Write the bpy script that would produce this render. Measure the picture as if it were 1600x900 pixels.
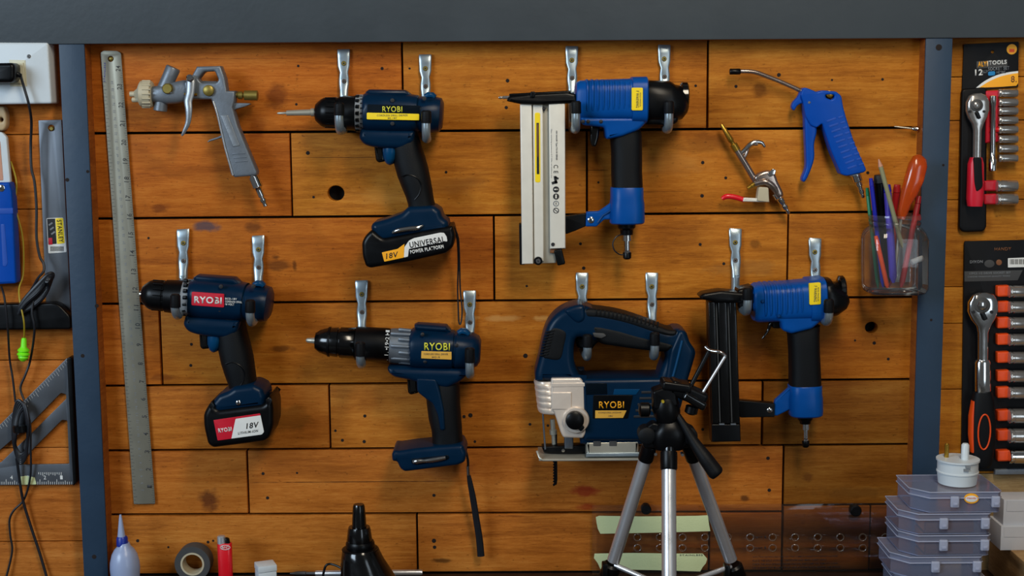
import bpy, bmesh, math, random
from mathutils import Vector, Matrix
random.seed(7)
for o in list(bpy.data.objects): bpy.data.objects.remove(o)
S = bpy.context.scene; COL = S.collection
# ------------------------------------------------------------------ camera
F_PX = 2222.0; D = 1.95; CZ = 1.55
TH = math.radians(7.45); RO = 0.0069
Fw = Vector((0, math.cos(TH), -math.sin(TH))); U0 = Vector((0, math.sin(TH), math.cos(TH))); R0 = Vector((1, 0, 0))
Rt = R0*math.cos(RO) - U0*math.sin(RO); Up = R0*math.sin(RO) + U0*math.cos(RO)
cd = bpy.data.cameras.new('camera'); cam = bpy.data.objects.new('camera', cd); COL.objects.link(cam)
m = Matrix.Identity(4)
for i in range(3): m[i][0] = Rt[i]; m[i][1] = Up[i]; m[i][2] = -Fw[i]
m[0][3], m[1][3], m[2][3] = 0, -D, CZ
cam.matrix_world = m; cd.sensor_width = 36; cd.lens = F_PX/1600*36; cd.clip_start = .05
S.camera = cam
# ------------------------------------------------------------------ world, window light, ceiling lamp, exposure
wd = bpy.data.worlds.new('room_air'); S.world = wd; wd.use_nodes = True
bg = wd.node_tree.nodes['Background']; bg.inputs[0].default_value = (.95, .97, 1, 1); bg.inputs[1].default_value = .075
def area(name, loc, target, sx, sy, power, col):
    l = bpy.data.lights.new(name, 'AREA'); l.shape = 'RECTANGLE'; l.size = sx; l.size_y = sy; l.energy = power; l.color = col
    o = bpy.data.objects.new(name, l); COL.objects.link(o); o.location = loc
    o.rotation_euler = (Vector(target) - Vector(loc)).to_track_quat('-Z', 'Y').to_euler(); return o
area('window_light', (-2.5, -2.6, 2.35), (0, 0, 1.25), 1.5, 1.3, 74, (.68, .84, 1))
area('doorway_light', (1.9, -3.6, 1.5), (.1, 0, 1.2), .8, 1.8, 12, (.74, .88, 1))
area('ceiling_lamp', (.40, -1.35, 2.55), (.15, 0, 1.45), .3, .9, 17, (1, .88, .70))
S.view_settings.view_transform = 'Standard'; S.view_settings.look = 'None'; S.view_settings.gamma = 1
S.view_settings.use_curve_mapping = False; S.view_settings.exposure = 0.12
# ------------------------------------------------------------------ mapping from photo position + distance off the wall to a point of the room
def W(px, py, d=0.0):
    r = Fw*F_PX + Rt*(px-800) - Up*(py-450)
    t = (D-d)/r.y
    return Vector((r.x*t, -d, CZ + r.z*t))
def K(px, py, d): return (W(px+.5, py, d) - W(px-.5, py, d)).length
# ------------------------------------------------------------------ materials
def hexl(h):
    h = h.lstrip('#'); r = []
    for i in (0, 2, 4):
        c = int(h[i:i+2], 16)/255; r.append(c/12.92 if c <= .04045 else ((c+.055)/1.055)**2.4)
    return (*r, 1)
M = {}
def mat(name, col, rough=.5, metal=0, spec=.5, var=.12, scale=60, bump=0, bscale=300, trans=0, emit=None, coat=0, alpha=None):
    mt = bpy.data.materials.new(name); mt.use_nodes = True; nt = mt.node_tree; b = nt.nodes['Principled BSDF']
    c = hexl(col)
    b.inputs['Roughness'].default_value = rough; b.inputs['Metallic'].default_value = metal
    b.inputs['Specular IOR Level'].default_value = spec
    if coat: b.inputs['Coat Weight'].default_value = coat
    if trans: b.inputs['Transmission Weight'].default_value = trans
    tc = nt.nodes.new('ShaderNodeNewGeometry')
    n = nt.nodes.new('ShaderNodeTexNoise'); n.inputs['Scale'].default_value = scale; n.inputs['Detail'].default_value = 4
    nt.links.new(tc.outputs['Position'], n.inputs['Vector'])
    mx = nt.nodes.new('ShaderNodeMix'); mx.data_type = 'RGBA'
    nt.links.new(n.outputs['Fac'], mx.inputs['Factor'])
    mx.inputs[6].default_value = tuple(x*(1-var) for x in c[:3])+(1,); mx.inputs[7].default_value = tuple(min(1, x*(1+var)) for x in c[:3])+(1,)
    nt.links.new(mx.outputs[2], b.inputs['Base Color'])
    mr = nt.nodes.new('ShaderNodeMapRange'); mr.inputs[3].default_value = max(.02, rough-.08); mr.inputs[4].default_value = min(1, rough+.08)
    nt.links.new(n.outputs['Fac'], mr.inputs[0]); nt.links.new(mr.outputs[0], b.inputs['Roughness'])
    if bump:
        n2 = nt.nodes.new('ShaderNodeTexNoise'); n2.inputs['Scale'].default_value = bscale; nt.links.new(tc.outputs['Position'], n2.inputs['Vector'])
        bp = nt.nodes.new('ShaderNodeBump'); bp.inputs['Strength'].default_value = bump; bp.inputs['Distance'].default_value = .001
        nt.links.new(n2.outputs['Fac'], bp.inputs['Height']); nt.links.new(bp.outputs[0], b.inputs['Normal'])
    M[name] = mt; return mt
def clear(name, tint, see, milky, mcol, rough=.05):
    """clear or milky plastic: a see-through layer, a glossy fresnel surface and some cloudy body"""
    mt = bpy.data.materials.new(name); mt.use_nodes = True; nt = mt.node_tree
    for n in list(nt.nodes): nt.nodes.remove(n)
    out = nt.nodes.new('ShaderNodeOutputMaterial')
    tr = nt.nodes.new('ShaderNodeBsdfTransparent'); tr.inputs[0].default_value = hexl(tint)
    gl = nt.nodes.new('ShaderNodeBsdfGlossy'); gl.inputs['Roughness'].default_value = rough
    df = nt.nodes.new('ShaderNodeBsdfDiffuse'); df.inputs[0].default_value = hexl(mcol)
    tl = nt.nodes.new('ShaderNodeBsdfTranslucent'); tl.inputs[0].default_value = hexl(mcol)
    dm = nt.nodes.new('ShaderNodeMixShader'); dm.inputs[0].default_value = .4
    nt.links.new(df.outputs[0], dm.inputs[1]); nt.links.new(tl.outputs[0], dm.inputs[2])
    a = nt.nodes.new('ShaderNodeMixShader'); a.inputs[0].default_value = milky
    nt.links.new(tr.outputs[0], a.inputs[1]); nt.links.new(dm.outputs[0], a.inputs[2])
    fr = nt.nodes.new('ShaderNodeFresnel'); fr.inputs[0].default_value = 1.45
    b = nt.nodes.new('ShaderNodeMixShader'); nt.links.new(fr.outputs[0], b.inputs[0])
    nt.links.new(a.outputs[0], b.inputs[1]); nt.links.new(gl.outputs[0], b.inputs[2]); nt.links.new(b.outputs[0], out.inputs[0])
    M[name] = mt
STAINS = []   # (px, py, rx, ry, colour, strength) knots, spilled paint and scorch marks on the boards
def wood(name, dark, mid, light, rough=.42, stains=()):
    mt = bpy.data.materials.new(name); mt.use_nodes = True; nt = mt.node_tree; b = nt.nodes['Principled BSDF']; N = nt.nodes; L = nt.links
    g = N.new('ShaderNodeNewGeometry'); oi = N.new('ShaderNodeObjectInfo')
    off = N.new('ShaderNodeVectorMath'); off.operation = 'MULTIPLY'; off.inputs[1].default_value = (7.3, 3.1, 5.7)
    cb = N.new('ShaderNodeCombineXYZ')
    for i in range(3): L.new(oi.outputs['Random'], cb.inputs[i])
    L.new(cb.outputs[0], off.inputs[0])
    ad = N.new('ShaderNodeVectorMath'); L.new(g.outputs['Position'], ad.inputs[0]); L.new(off.outputs[0], ad.inputs[1])
    def noise(scale3, detail=5, dist=0.0, rgh=.55):
        mp = N.new('ShaderNodeMapping'); mp.inputs['Scale'].default_value = scale3; L.new(ad.outputs[0], mp.inputs[0])
        n = N.new('ShaderNodeTexNoise'); n.inputs['Scale'].default_value = 1; n.inputs['Detail'].default_value = detail
        n.inputs['Distortion'].default_value = dist; n.inputs['Roughness'].default_value = rgh; L.new(mp.outputs[0], n.inputs[0]); return n.outputs['Fac']
    def math_(op, a, c):
        q = N.new('ShaderNodeMath'); q.operation = op
        for i, v in enumerate((a, c)):
            if isinstance(v, (int, float)): q.inputs[i].default_value = v
            else: L.new(v, q.inputs[i])
        return q.outputs[0]
    broad = noise((3.5, 3, 14), 4, 1.2); figure = noise((6, 5, 110), 6, 1.0); fine = noise((60, 60, 700), 4, .3, .8); blot = noise((9, 9, 16), 3, .6)
    v = math_('ADD', math_('MULTIPLY', broad, .34), math_('ADD', math_('MULTIPLY', figure, .30), math_('MULTIPLY', fine, .36)))
    cr = N.new('ShaderNodeValToRGB'); L.new(v, cr.inputs[0]); e = cr.color_ramp.elements
    e[0].position = .34; e[0].color = hexl(dark); e[1].position = .66; e[1].color = hexl(light)
    q = e.new(.5); q.color = hexl(mid)
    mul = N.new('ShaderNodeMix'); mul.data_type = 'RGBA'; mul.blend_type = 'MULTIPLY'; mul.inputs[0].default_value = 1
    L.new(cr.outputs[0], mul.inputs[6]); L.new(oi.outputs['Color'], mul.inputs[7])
    cur = mul.outputs[2]
    # cloudy wear
    mr = N.new('ShaderNodeMapRange'); L.new(blot, mr.inputs[0]); mr.inputs[1].default_value = .52; mr.inputs[2].default_value = .78; mr.inputs[3].default_value = 0; mr.inputs[4].default_value = .55
    mx = N.new('ShaderNodeMix'); mx.data_type = 'RGBA'; L.new(mr.outputs[0], mx.inputs[0]); L.new(cur, mx.inputs[6]); mx.inputs[7].default_value = hexl(dark); cur = mx.outputs[2]
    spk = noise((170, 170, 330), 2, .4, .5); m3 = N.new('ShaderNodeMapRange'); L.new(spk, m3.inputs[0]); m3.inputs[1].default_value = .66; m3.inputs[2].default_value = .76; m3.inputs[4].default_value = .5
    mx = N.new('ShaderNodeMix'); mx.data_type = 'RGBA'; L.new(m3.outputs[0], mx.inputs[0]); L.new(cur, mx.inputs[6]); mx.inputs[7].default_value = tuple(c*.35 for c in hexl(dark)[:3])+(1,); cur = mx.outputs[2]
    wob = noise((60, 60, 90), 4, .3)
    for (px, py, rx, ry, colr, st) in stains:
        c = W(px, py, 0); k = K(px, py, 0)
        sb = N.new('ShaderNodeVectorMath'); sb.operation = 'SUBTRACT'; L.new(g.outputs['Position'], sb.inputs[0]); sb.inputs[1].default_value = c
        ml = N.new('ShaderNodeVectorMath'); ml.operation = 'MULTIPLY'; L.new(sb.outputs[0], ml.inputs[0]); ml.inputs[1].default_value = (1/(rx*k), 0, 1/(ry*k))
        ln = N.new('ShaderNodeVectorMath'); ln.operation = 'LENGTH'; L.new(ml.outputs[0], ln.inputs[0])
        dd = math_('ADD', ln.outputs['Value'], math_('MULTIPLY', math_('SUBTRACT', wob, .5), 1.6))
        r2 = N.new('ShaderNodeMapRange'); L.new(dd, r2.inputs[0]); r2.inputs[1].default_value = 1.15; r2.inputs[2].default_value = .55; r2.inputs[3].default_value = 0; r2.inputs[4].default_value = st
        mx = N.new('ShaderNodeMix'); mx.data_type = 'RGBA'; L.new(r2.outputs[0], mx.inputs[0]); L.new(cur, mx.inputs[6]); mx.inputs[7].default_value = hexl(colr); cur = mx.outputs[2]
    L.new(cur, b.inputs['Base Color']); b.inputs['Roughness'].default_value = rough; b.inputs['Specular IOR Level'].default_value = .12
    bp = N.new('ShaderNodeBump'); bp.inputs['Strength'].default_value = .35; bp.inputs['Distance'].default_value = .0012; L.new(v, bp.inputs['Height']); L.new(bp.outputs[0], b.inputs['Normal'])
    M[name] = mt
STAINS = [(326, 782, 17, 17, '#4a2014', .75), (322, 354, 24, 9, '#3c3c48', .8), (915, 768, 22, 9, '#8a1010', .7), (915, 792, 18, 6, '#8a1010', .6),
          (1187, 140, 13, 12, '#5c3008', .7), (432, 152, 20, 20, '#5a2408', .6), (785, 498, 30, 5, '#c08a4a', .7), (845, 498, 14, 5, '#c8924e', .7),
          (735, 497, 16, 4, '#c08a4a', .7), (1262, 745, 9, 8, '#5a3010', .6), (1164, 779, 8, 6, '#2c1810', .7), (575, 753, 190, .8, '#3a1c0c', .8), (540, 246, 84, .7, '#4a2408', .7), (1000, 300, 80, .8, '#4a2408', .5), (1070, 128, 36, .8, '#3a1c0c', .7), (930, 266, 24, 1.2, '#2a1408', .7), (330, 92, 130, .6, '#4a2408', .5), (250, 325, 14, 7, '#55200c', .6),
          (436, 415, 22, 10, '#2a1208', .55), (430, 402, 9, 4, '#1a0a04', .6), (460, 414, 4, 9, '#1a0a04', .6), (700, 290, 60, 14, '#8a5a28', .3), (600, 300, 40, 22, '#c88a3c', .35), (1050, 255, 60, 18, '#c0843c', .35), (1160, 420, 60, 14, '#8c6030', .4), (450, 655, 40, 22, '#6c4410', .5), (400, 200, 16, 26, '#6a2c0c', .35), (870, 800, 46, 5, '#6a2c0c', .4), (1330, 770, 60, 10, '#4a2a10', .35), (250, 590, 26, 6, '#5a240c', .5), (440, 545, 22, 5, '#2a0e06', .55), (985, 225, 28, 9, '#5a2c08', .6), (395, 355, 14, 8, '#2a1208', .5), (408, 690, 26, 6, '#452410', .4), (690, 876, 16, 4, '#1a1008', .7),
          (1180, 380, 9, 8, '#4c2a0c', .5), (690, 735, 60, 18, '#803c20', .35), (1100, 225, 50, 16, '#5c3410', .35)]
wood('board_wood', '#7c430c', '#b06c20', '#cc8c36', .55, STAINS)
wood('side_wood', '#6a3414', '#94501f', '#b06a2c', .5)
wood('raw_wood', '#7a5a38', '#a88458', '#c8a878', .6)
wood('bench_wood', '#1c120c', '#33221a', '#4a3424', .5)
mat('slate_paint', '#22374c', .5, var=.22, scale=14, bump=.25, bscale=90, spec=.4)
mat('beam_paint', '#363d42', .5, var=.2, scale=14, bump=.25, bscale=90, spec=.4)
mat('dark_void', '#050302', .9, var=0)
mat('hole_black', '#180b05', .9, var=.1)
mat('galvanised', '#a4b2ba', .32, .75, var=.12, scale=90)
mat('rubber', '#08090c', .5, var=.15, spec=.22, bump=.2, bscale=900)
mat('black_plastic', '#050608', .34, var=.15, spec=.22)
mat('black_gloss', '#050607', .16, var=.1, spec=.6)
mat('grip_rubber', '#05080c', .55, var=.18, spec=.22, bump=.3, bscale=1500)
mat('teal', '#011e36', .33, var=.12, scale=40, spec=.16)
mat('teal_dark', '#010c16', .33, var=.12, scale=40, spec=.16)
mat('teal_light', '#033a60', .33, var=.1, spec=.16)
mat('nailer_blue', '#034690', .33, var=.12, scale=50, spec=.16)
mat('nailer_blue_deep', '#05366c', .33, var=.1, spec=.16)
mat('bright_blue', '#0344a2', .33, var=.08, spec=.16)
mat('bright_blue_deep', '#0444a4', .45, var=.08)
mat('cream_metal', '#dcd8cc', .38, .15, var=.06, scale=80)
mat('cream_shade', '#a39e90', .42, .35, var=.06)
mat('alu_cast', '#8f9499', .36, .7, var=.1, scale=120, bump=.12, bscale=700)
mat('alu_grey', '#6d747c', .44, .45, var=.1, scale=120, bump=.15, bscale=500)
mat('alu_tube', '#d6d8dc', .3, .75, var=.05)
mat('steel', '#b0ac9e', .36, .55, var=.12, scale=26)
mat('jig_silver', '#e2d4c6', .34, .35, var=.06, scale=80)
mat('steel_dull', '#64686e', .42, .7, var=.2, scale=30)
mat('chrome', '#d8d8d6', .14, 1, var=.04)
mat('chrome_dark', '#b0aca8', .2, .8, var=.12, scale=200)
mat('nickel', '#a8978c', .24, .9, var=.1)
mat('brass', '#b08a34', .3, .85, var=.12)
mat('brass_dull', '#8c7a3a', .42, .7, var=.15, scale=120)
mat('white_plastic', '#c8d0d4', .4, var=.05)
mat('ivory_plastic', '#c9c3a6', .4, var=.05)
mat('beige', '#b39a74', .5, var=.1)
mat('bone_plastic', '#b6ab90', .45, var=.1)
mat('yellow', '#f2d20a', .45, var=.05)
mat('amber', '#f4a70c', .45, var=.05)
mat('gold_strip', '#d8a440', .4, var=.06)
mat('lime_text', '#d8d43a', .45, var=.04)
mat('red', '#c4102a', .4, var=.08)
mat('red_bright', '#d81020', .32, var=.08, coat=.3)
mat('orange', '#e0480c', .45, var=.08)
mat('ink', '#101014', .6, var=.1)
mat('ink_grey', '#3c3c3c', .6, var=.1)
mat('print_white', '#dcdcd8', .5, var=.04)
mat('print_grey', '#7c8084', .5, var=.1)
mat('print_cyan', '#0a7cb8', .5, var=.05)
mat('print_brown', '#7a4a26', .5, var=.1)
mat('lime_foam', '#7cf010', .5, var=.06)
mat('string_yellow', '#a08a14', .55, var=.1)
mat('cable', '#10131a', .45, var=.15)
mat('masking', '#c6cf9c', .65, var=.06, scale=40, bump=.3, bscale=400)
mat('pink_wood', '#c08a70', .6)
mat('pencil_green', '#8c8a68', .5)
mat('pen_blue', '#141c9a', .35)
mat('pen_violet', '#4a3ca8', .35)
mat('pen_green', '#0a7a50', .4)
mat('pen_red', '#a81c22', .35)
mat('paper', '#cdd2dc', .6, var=.05)
mat('card_black', '#07070a', .5, var=.2, spec=.22)
mat('bench_grey', '#5a5248', .6, var=.15)
mat('orange_clear', '#d8560a', .2, var=.1, trans=.55, coat=.4)
mat('glue_white', '#98a6c6', .3, var=.05, spec=.5)
mat('collar_blue', '#0c2a90', .4, var=.06)
clear('acrylic', '#fbf8f4', 1, .02, '#b8b0a4')
clear('jar_clear', '#fafafa', 1, .06, '#d8dce0')
clear('box_clear', '#e4e8f6', 1, .24, '#c4cef0', .2)
clear('box_rim', '#eef0fa', 1, .70, '#d8def4', .15)
clear('rim_clear', '#f0e8e0', 1, .22, '#c8b8a4')
clear('box_lid', '#e6eaf8', 1, .34, '#ccd4f2', .15)
# ------------------------------------------------------------------ objects
WP = {}
def tag(o, label, cat, group=None, kind=None):
    if label: o['label'] = label
    if cat: o['category'] = cat
    if group: o['group'] = group
    if kind: o['kind'] = kind
    return o
def thing(name, label, cat, base, group=None):
    o = bpy.data.objects.new(name, None); COL.objects.link(o); o.empty_display_size = .02
    p = W(*base) if not isinstance(base, Vector) else base
    o.location = p; WP[o] = p.copy(); return tag(o, label, cat, group)
def finish(name, me, mt, parent=None, smooth=40):
    if smooth:
        for p in me.polygons: p.use_smooth = True
        me.set_sharp_from_angle(angle=math.radians(smooth))
    if len(me.vertices):
        lo = Vector([min(v.co[i] for v in me.vertices) for i in range(3)]); hi = Vector([max(v.co[i] for v in me.vertices) for i in range(3)])
        c = (lo+hi)/2; c.z = lo.z if parent is None else c.z
    else: c = Vector()
    me.transform(Matrix.Translation(-c)); me.name = name
    o = bpy.data.objects.new(name, me); COL.objects.link(o); WP[o] = c
    me.materials.clear(); me.materials.append(M[mt])
    if parent is not None: o.parent = parent; o.location = c - WP[parent]
    else: o.location = c
    return o
def from_bm(bm):
    bmesh.ops.recalc_face_normals(bm, faces=bm.faces); me = bpy.data.meshes.new('m'); bm.to_mesh(me); bm.free(); return me
def rnd(pts, r, n=4):
    """round the corners of a polygon"""
    out = []; L = len(pts)
    for i in range(L):
        a, b, c = Vector(pts[i-1]), Vector(pts[i]), Vector(pts[(i+1) % L])
        u, v = a-b, c-b; rr = min(r, u.length*.45, v.length*.45)
        if rr < .05: out.append(tuple(b)); continue
        p, q = b+u.normalized()*rr, b+v.normalized()*rr
        for j in range(n+1):
            t = j/n; out.append(tuple(p*(1-t)**2 + b*2*t*(1-t) + q*t*t))
    return out
def crom(pts, n=6, closed=True):
    out = []; L = len(pts); P = [Vector(p) for p in pts]
    for i in range(L if closed else L-1):
        if closed: p0, p1, p2, p3 = P[i-1], P[i], P[(i+1) % L], P[(i+2) % L]
        else: p0, p1, p2, p3 = P[max(i-1, 0)], P[i], P[i+1], P[min(i+2, L-1)]
        for j in range(n):
            t = j/n
            out.append(tuple(.5*((2*p1) + (p2-p0)*t + (2*p0-5*p1+4*p2-p3)*t*t + (3*p1-p0-3*p2+p3)*t**3)))
    if not closed: out.append(tuple(P[-1]))
    return out
def circ(cx, cy, r, n=24, ry=None): return [(cx+r*math.cos(2*math.pi*i/n), cy+(ry or r)*math.sin(2*math.pi*i/n)) for i in range(n)]
def rect(x0, y0, x1, y1): return [(x0, y0), (x1, y0), (x1, y1), (x0, y1)]
def slant(cx, cy, w, h, rot):
    a = math.radians(rot); c, s = math.cos(a), math.sin(a)
    return [(cx+x*c+y*s, cy-x*s+y*c) for x, y in ((-w/2, -h/2), (w/2, -h/2), (w/2, h/2), (-w/2, h/2))]
def flat_mesh(loops3, d0, d1, bevel, bres=3):
    cu = bpy.data.curves.new('c', 'CURVE'); cu.dimensions = '2D'; cu.fill_mode = 'BOTH'
    th = abs(d1-d0); bevel = min(bevel, th*.49)
    cu.extrude = th/2-bevel; cu.bevel_depth = bevel; cu.bevel_resolution = bres; cu.offset = -bevel
    for lp in loops3:
        sp = cu.splines.new('POLY'); sp.points.add(len(lp)-1); sp.use_cyclic_u = True
        for q, p in zip(sp.points, lp): q.co = (p[0], p[1], 0, 1)
    ob = bpy.data.objects.new('c', cu); me = bpy.data.meshes.new_from_object(ob)
    bpy.data.objects.remove(ob); bpy.data.curves.remove(cu)
    dm = (d0+d1)/2
    for v in me.vertices: v.co = (v.co.x, -(dm+v.co.z), v.co.y)
    bm = bmesh.new(); bm.from_mesh(me); bmesh.ops.remove_doubles(bm, verts=bm.verts, dist=1e-6); bm.to_mesh(me); bm.free()
    return me
def poly(name, pts, d0, d1, mt, parent=None, bevel=.0008, holes=(), ref=None, T=None, bres=3, smooth=40):
    """outline in the picture at distance ref off the wall, solid between d0 (back) and d1 (front)"""
    ref = d1 if ref is None else ref; loops = []
    for lp in [pts]+list(holes):
        if T: lp = [T(*p) for p in lp]
        w = [W(p[0], p[1], ref) for p in lp]; loops.append([(v.x, v.z) for v in w])
    return finish(name, flat_mesh(loops, d0, d1, bevel, bres), mt, parent, smooth)
def rings_mesh(rings, cap=True, closed=False):
    bm = bmesh.new(); vs = [[bm.verts.new(p) for p in r] for r in rings]; n = len(rings[0])
    R = range(len(vs)) if closed else range(len(vs)-1)
    for i in R:
        a, b = vs[i], vs[(i+1) % len(vs)]
        for j in range(n):
            bm.faces.new((a[j], a[(j+1) % n], b[(j+1) % n], b[j]))
    if cap and not closed: bm.faces.new(vs[0]); bm.faces.new(vs[-1])
    return from_bm(bm)
def loft(name, secs, mt, parent=None, n=28, e=2.4, T=None, smooth=40, tang=None):
    """secs: (px, py, half width px, half depth m, centre distance m[, exponent]); in-plane normal follows the spine"""
    C = []
    for s in secs:
        x, y = T(s[0], s[1]) if T else (s[0], s[1]); C.append(W(x, y, s[4]))
    rings = []
    for i, s in enumerate(secs):
        if tang: t = Vector(tang)
        else:
            a, b = C[max(i-1, 0)], C[min(i+1, len(C)-1)]; t = b-a
            if (C[i]-a).length < 1e-5 and i+1 < len(C): t = b-C[i]
        t = Vector((t.x, 0, t.z)); t.normalize(); N = Vector((t.z, 0, -t.x))
        x, y = T(s[0], s[1]) if T else (s[0], s[1]); k = K(x, y, s[4]); ex = s[5] if len(s) > 5 else e; r = []
        for j in range(n):
            q = 2*math.pi*j/n; c, z = math.cos(q), math.sin(q)
            r.append(C[i] + N*(s[2]*k*math.copysign(abs(c)**(2/ex), c)) + Vector((0, -1, 0))*(s[3]*math.copysign(abs(z)**(2/ex), z)))
        rings.append(r)
    return finish(name, rings_mesh(rings), mt, parent, smooth)
def spin(name, p0, p1, prof, mt, parent=None, n=24, T=None, smooth=40, sides=None, inner=None):
    """turned solid: axis from p0 towards p1 (px, py, d); profile (distance px, radius px)"""
    if not isinstance(p0, Vector):
        if T: p0 = (*T(p0[0], p0[1]), p0[2]); p1 = (*T(p1[0], p1[1]), p1[2])
        k = K(*p0); p0 = W(*p0); p1 = W(*p1)
    else: k = 1
    ax = (p1-p0).normalized(); u = ax.orthogonal().normalized()
    if abs(ax.y) < .9: u = (Vector((0, -1, 0)) - ax*ax.dot(Vector((0, -1, 0)))).normalized()
    v = ax.cross(u); n = sides or n; rings = []
    for t, r in prof:
        rings.append([p0+ax*t*k+(u*math.cos(2*math.pi*(j+.5)/n)+v*math.sin(2*math.pi*(j+.5)/n))*max(r*k, 1e-5) for j in range(n)])
    return finish(name, rings_mesh(rings, closed=bool(inner)), mt, parent, smooth if not sides else 25)
def knob(name, px, py, prof, mt, parent=None, n=24, sides=None, smooth=40):
    """turned about the line off the wall: profile (distance m, radius px)"""
    d = prof[-1][0]; c = W(px, py, d); k = K(px, py, d); n = sides or n
    rings = [[Vector((c.x+r*k*math.cos(2*math.pi*j/n), -q, c.z+r*k*math.sin(2*math.pi*j/n))) for j in range(n)] for q, r in [(a, max(b, .02)) for a, b in prof]]
    return finish(name, rings_mesh(rings), mt, parent, smooth)
def sweep_mesh(P, rad, n=10, flat=1.0, closed=False):
    rings = []; L = len(P); u = None
    for i in range(L):
        a = P[i-1] if (closed or i > 0) else P[0]; b = P[(i+1) % L] if (closed or i < L-1) else P[-1]
        t = (b-a).normalized()
        if u is None: u = (Vector((0, -1, 0)) if abs(t.y) < .9 else Vector((1, 0, 0)))
        u = u - t*u.dot(t); u.normalize(); v = t.cross(u)
        r = rad[i] if isinstance(rad, list) else rad
        rings.append([P[i]+u*math.cos(2*math.pi*j/n)*r*flat+v*math.sin(2*math.pi*j/n)*r for j in range(n)])
    return rings_mesh(rings, closed=closed)
def tube(name, pts, r, mt, parent=None, n=10, smoothn=6, flat=1.0, closed=False, T=None, world=False):
    """swept round bar through (px, py, d); r in px"""
    if world: P = [Vector(p) for p in pts]; k = 1
    else:
        if T: pts = [(*T(p[0], p[1]), p[2]) for p in pts]
        P = [W(*p) for p in pts]; k = K(*pts[0])
    if smoothn > 1: P = [Vector(p) for p in crom(P, smoothn, closed)]
    rad = r*k if not isinstance(r, list) else [x*k for x in r]
    if isinstance(rad, list) and smoothn > 1:
        rr = []; 
        for i in range(len(rad)-1): rr += [rad[i]+(rad[i+1]-rad[i])*j/smoothn for j in range(smoothn)]
        rad = rr+[rad[-1]]
    return finish(name, sweep_mesh(P, rad, n, flat, closed), mt, parent, 40)
def text_mesh(body, cx, cy, w, h, d, rot=0, bold=0, shear=0, th=.0003):
    cu = bpy.data.curves.new('t', 'FONT'); cu.body = body; cu.size = 1; cu.shear = shear; cu.offset = bold*.6; cu.space_character = 1.12; cu.resolution_u = 3
    ob = bpy.data.objects.new('t', cu); me = bpy.data.meshes.new_from_object(ob); bpy.data.objects.remove(ob); bpy.data.curves.remove(cu)
    xs = [v.co.x for v in me.vertices]; ys = [v.co.y for v in me.vertices]
    x0, x1, y0, y1 = min(xs), max(xs), min(ys), max(ys); k = K(cx, cy, d); c = W(cx, cy, d); a = math.radians(rot)
    bm = bmesh.new(); bm.from_mesh(me); me2 = me
    for v in bm.verts:
        x = ((v.co.x-x0)/(x1-x0)-.5)*w*k; z = ((v.co.y-y0)/(y1-y0)-.5)*h*k
        v.co = (c.x+x*math.cos(a)-z*math.sin(a), -d, c.z+x*math.sin(a)+z*math.cos(a))
    r = bmesh.ops.extrude_face_region(bm, geom=bm.faces[:])
    for g in r['geom']:
        if isinstance(g, bmesh.types.BMVert): g.co.y -= th
    bmesh.ops.recalc_face_normals(bm, faces=bm.faces); bm.to_mesh(me2); bm.free(); return me2
def text(name, body, cx, cy, w, h, d, mt, parent, rot=0, bold=0, shear=0, T=None):
    if T: cx, cy = T(cx, cy)
    return finish(name, text_mesh(body, cx, cy, w, h, d, rot, bold, shear), mt, parent, 0)
def boxes(name, lst, mt, parent=None, bevel=0, smooth=0):
    """several little printed marks or ticks as one mesh: list of (pts, d0, d1)"""
    bm = bmesh.new()
    for pts, d0, d1 in lst:
        w = [W(p[0], p[1], d1) for p in pts]
        a = [bm.verts.new((v.x, -d0, v.z)) for v in w]; b = [bm.verts.new((v.x, -d1, v.z)) for v in w]; n = len(a)
        bm.faces.new(a); bm.faces.new(b)
        for i in range(n): bm.faces.new((a[i], a[(i+1) % n], b[(i+1) % n], b[i]))
    return finish(name, from_bm(bm), mt, parent, smooth)
def wbox(name, lo, hi, mt, parent=None, bevel=.001, rotz=0, seg=2):
    bm = bmesh.new(); bmesh.ops.create_cube(bm, size=1)
    lo, hi = Vector(lo), Vector(hi); c = (lo+hi)/2; s = hi-lo
    for v in bm.verts: v.co = Vector((v.co.x*s.x, v.co.y*s.y, v.co.z*s.z))
    if bevel: bmesh.ops.bevel(bm, geom=bm.edges[:], offset=bevel, segments=seg, affect='EDGES', profile=.6)
    bm.transform(Matrix.Translation(c) @ Matrix.Rotation(rotz, 4, 'Z'))
    return finish(name, from_bm(bm), mt, parent, 40)
def screw(px, py, d, r, parent, mt='chrome', name='screw'):
    o = knob(name, px, py, [(d-.002, r), (d+.0006, r), (d+.0013, r*.75)], mt, parent, 16)
    if parent.parent is None: knob('screw_recess', px, py, [(d+.0005, r*.4), (d+.0016, r*.4)], 'ink', o, 6)
    return o
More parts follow.
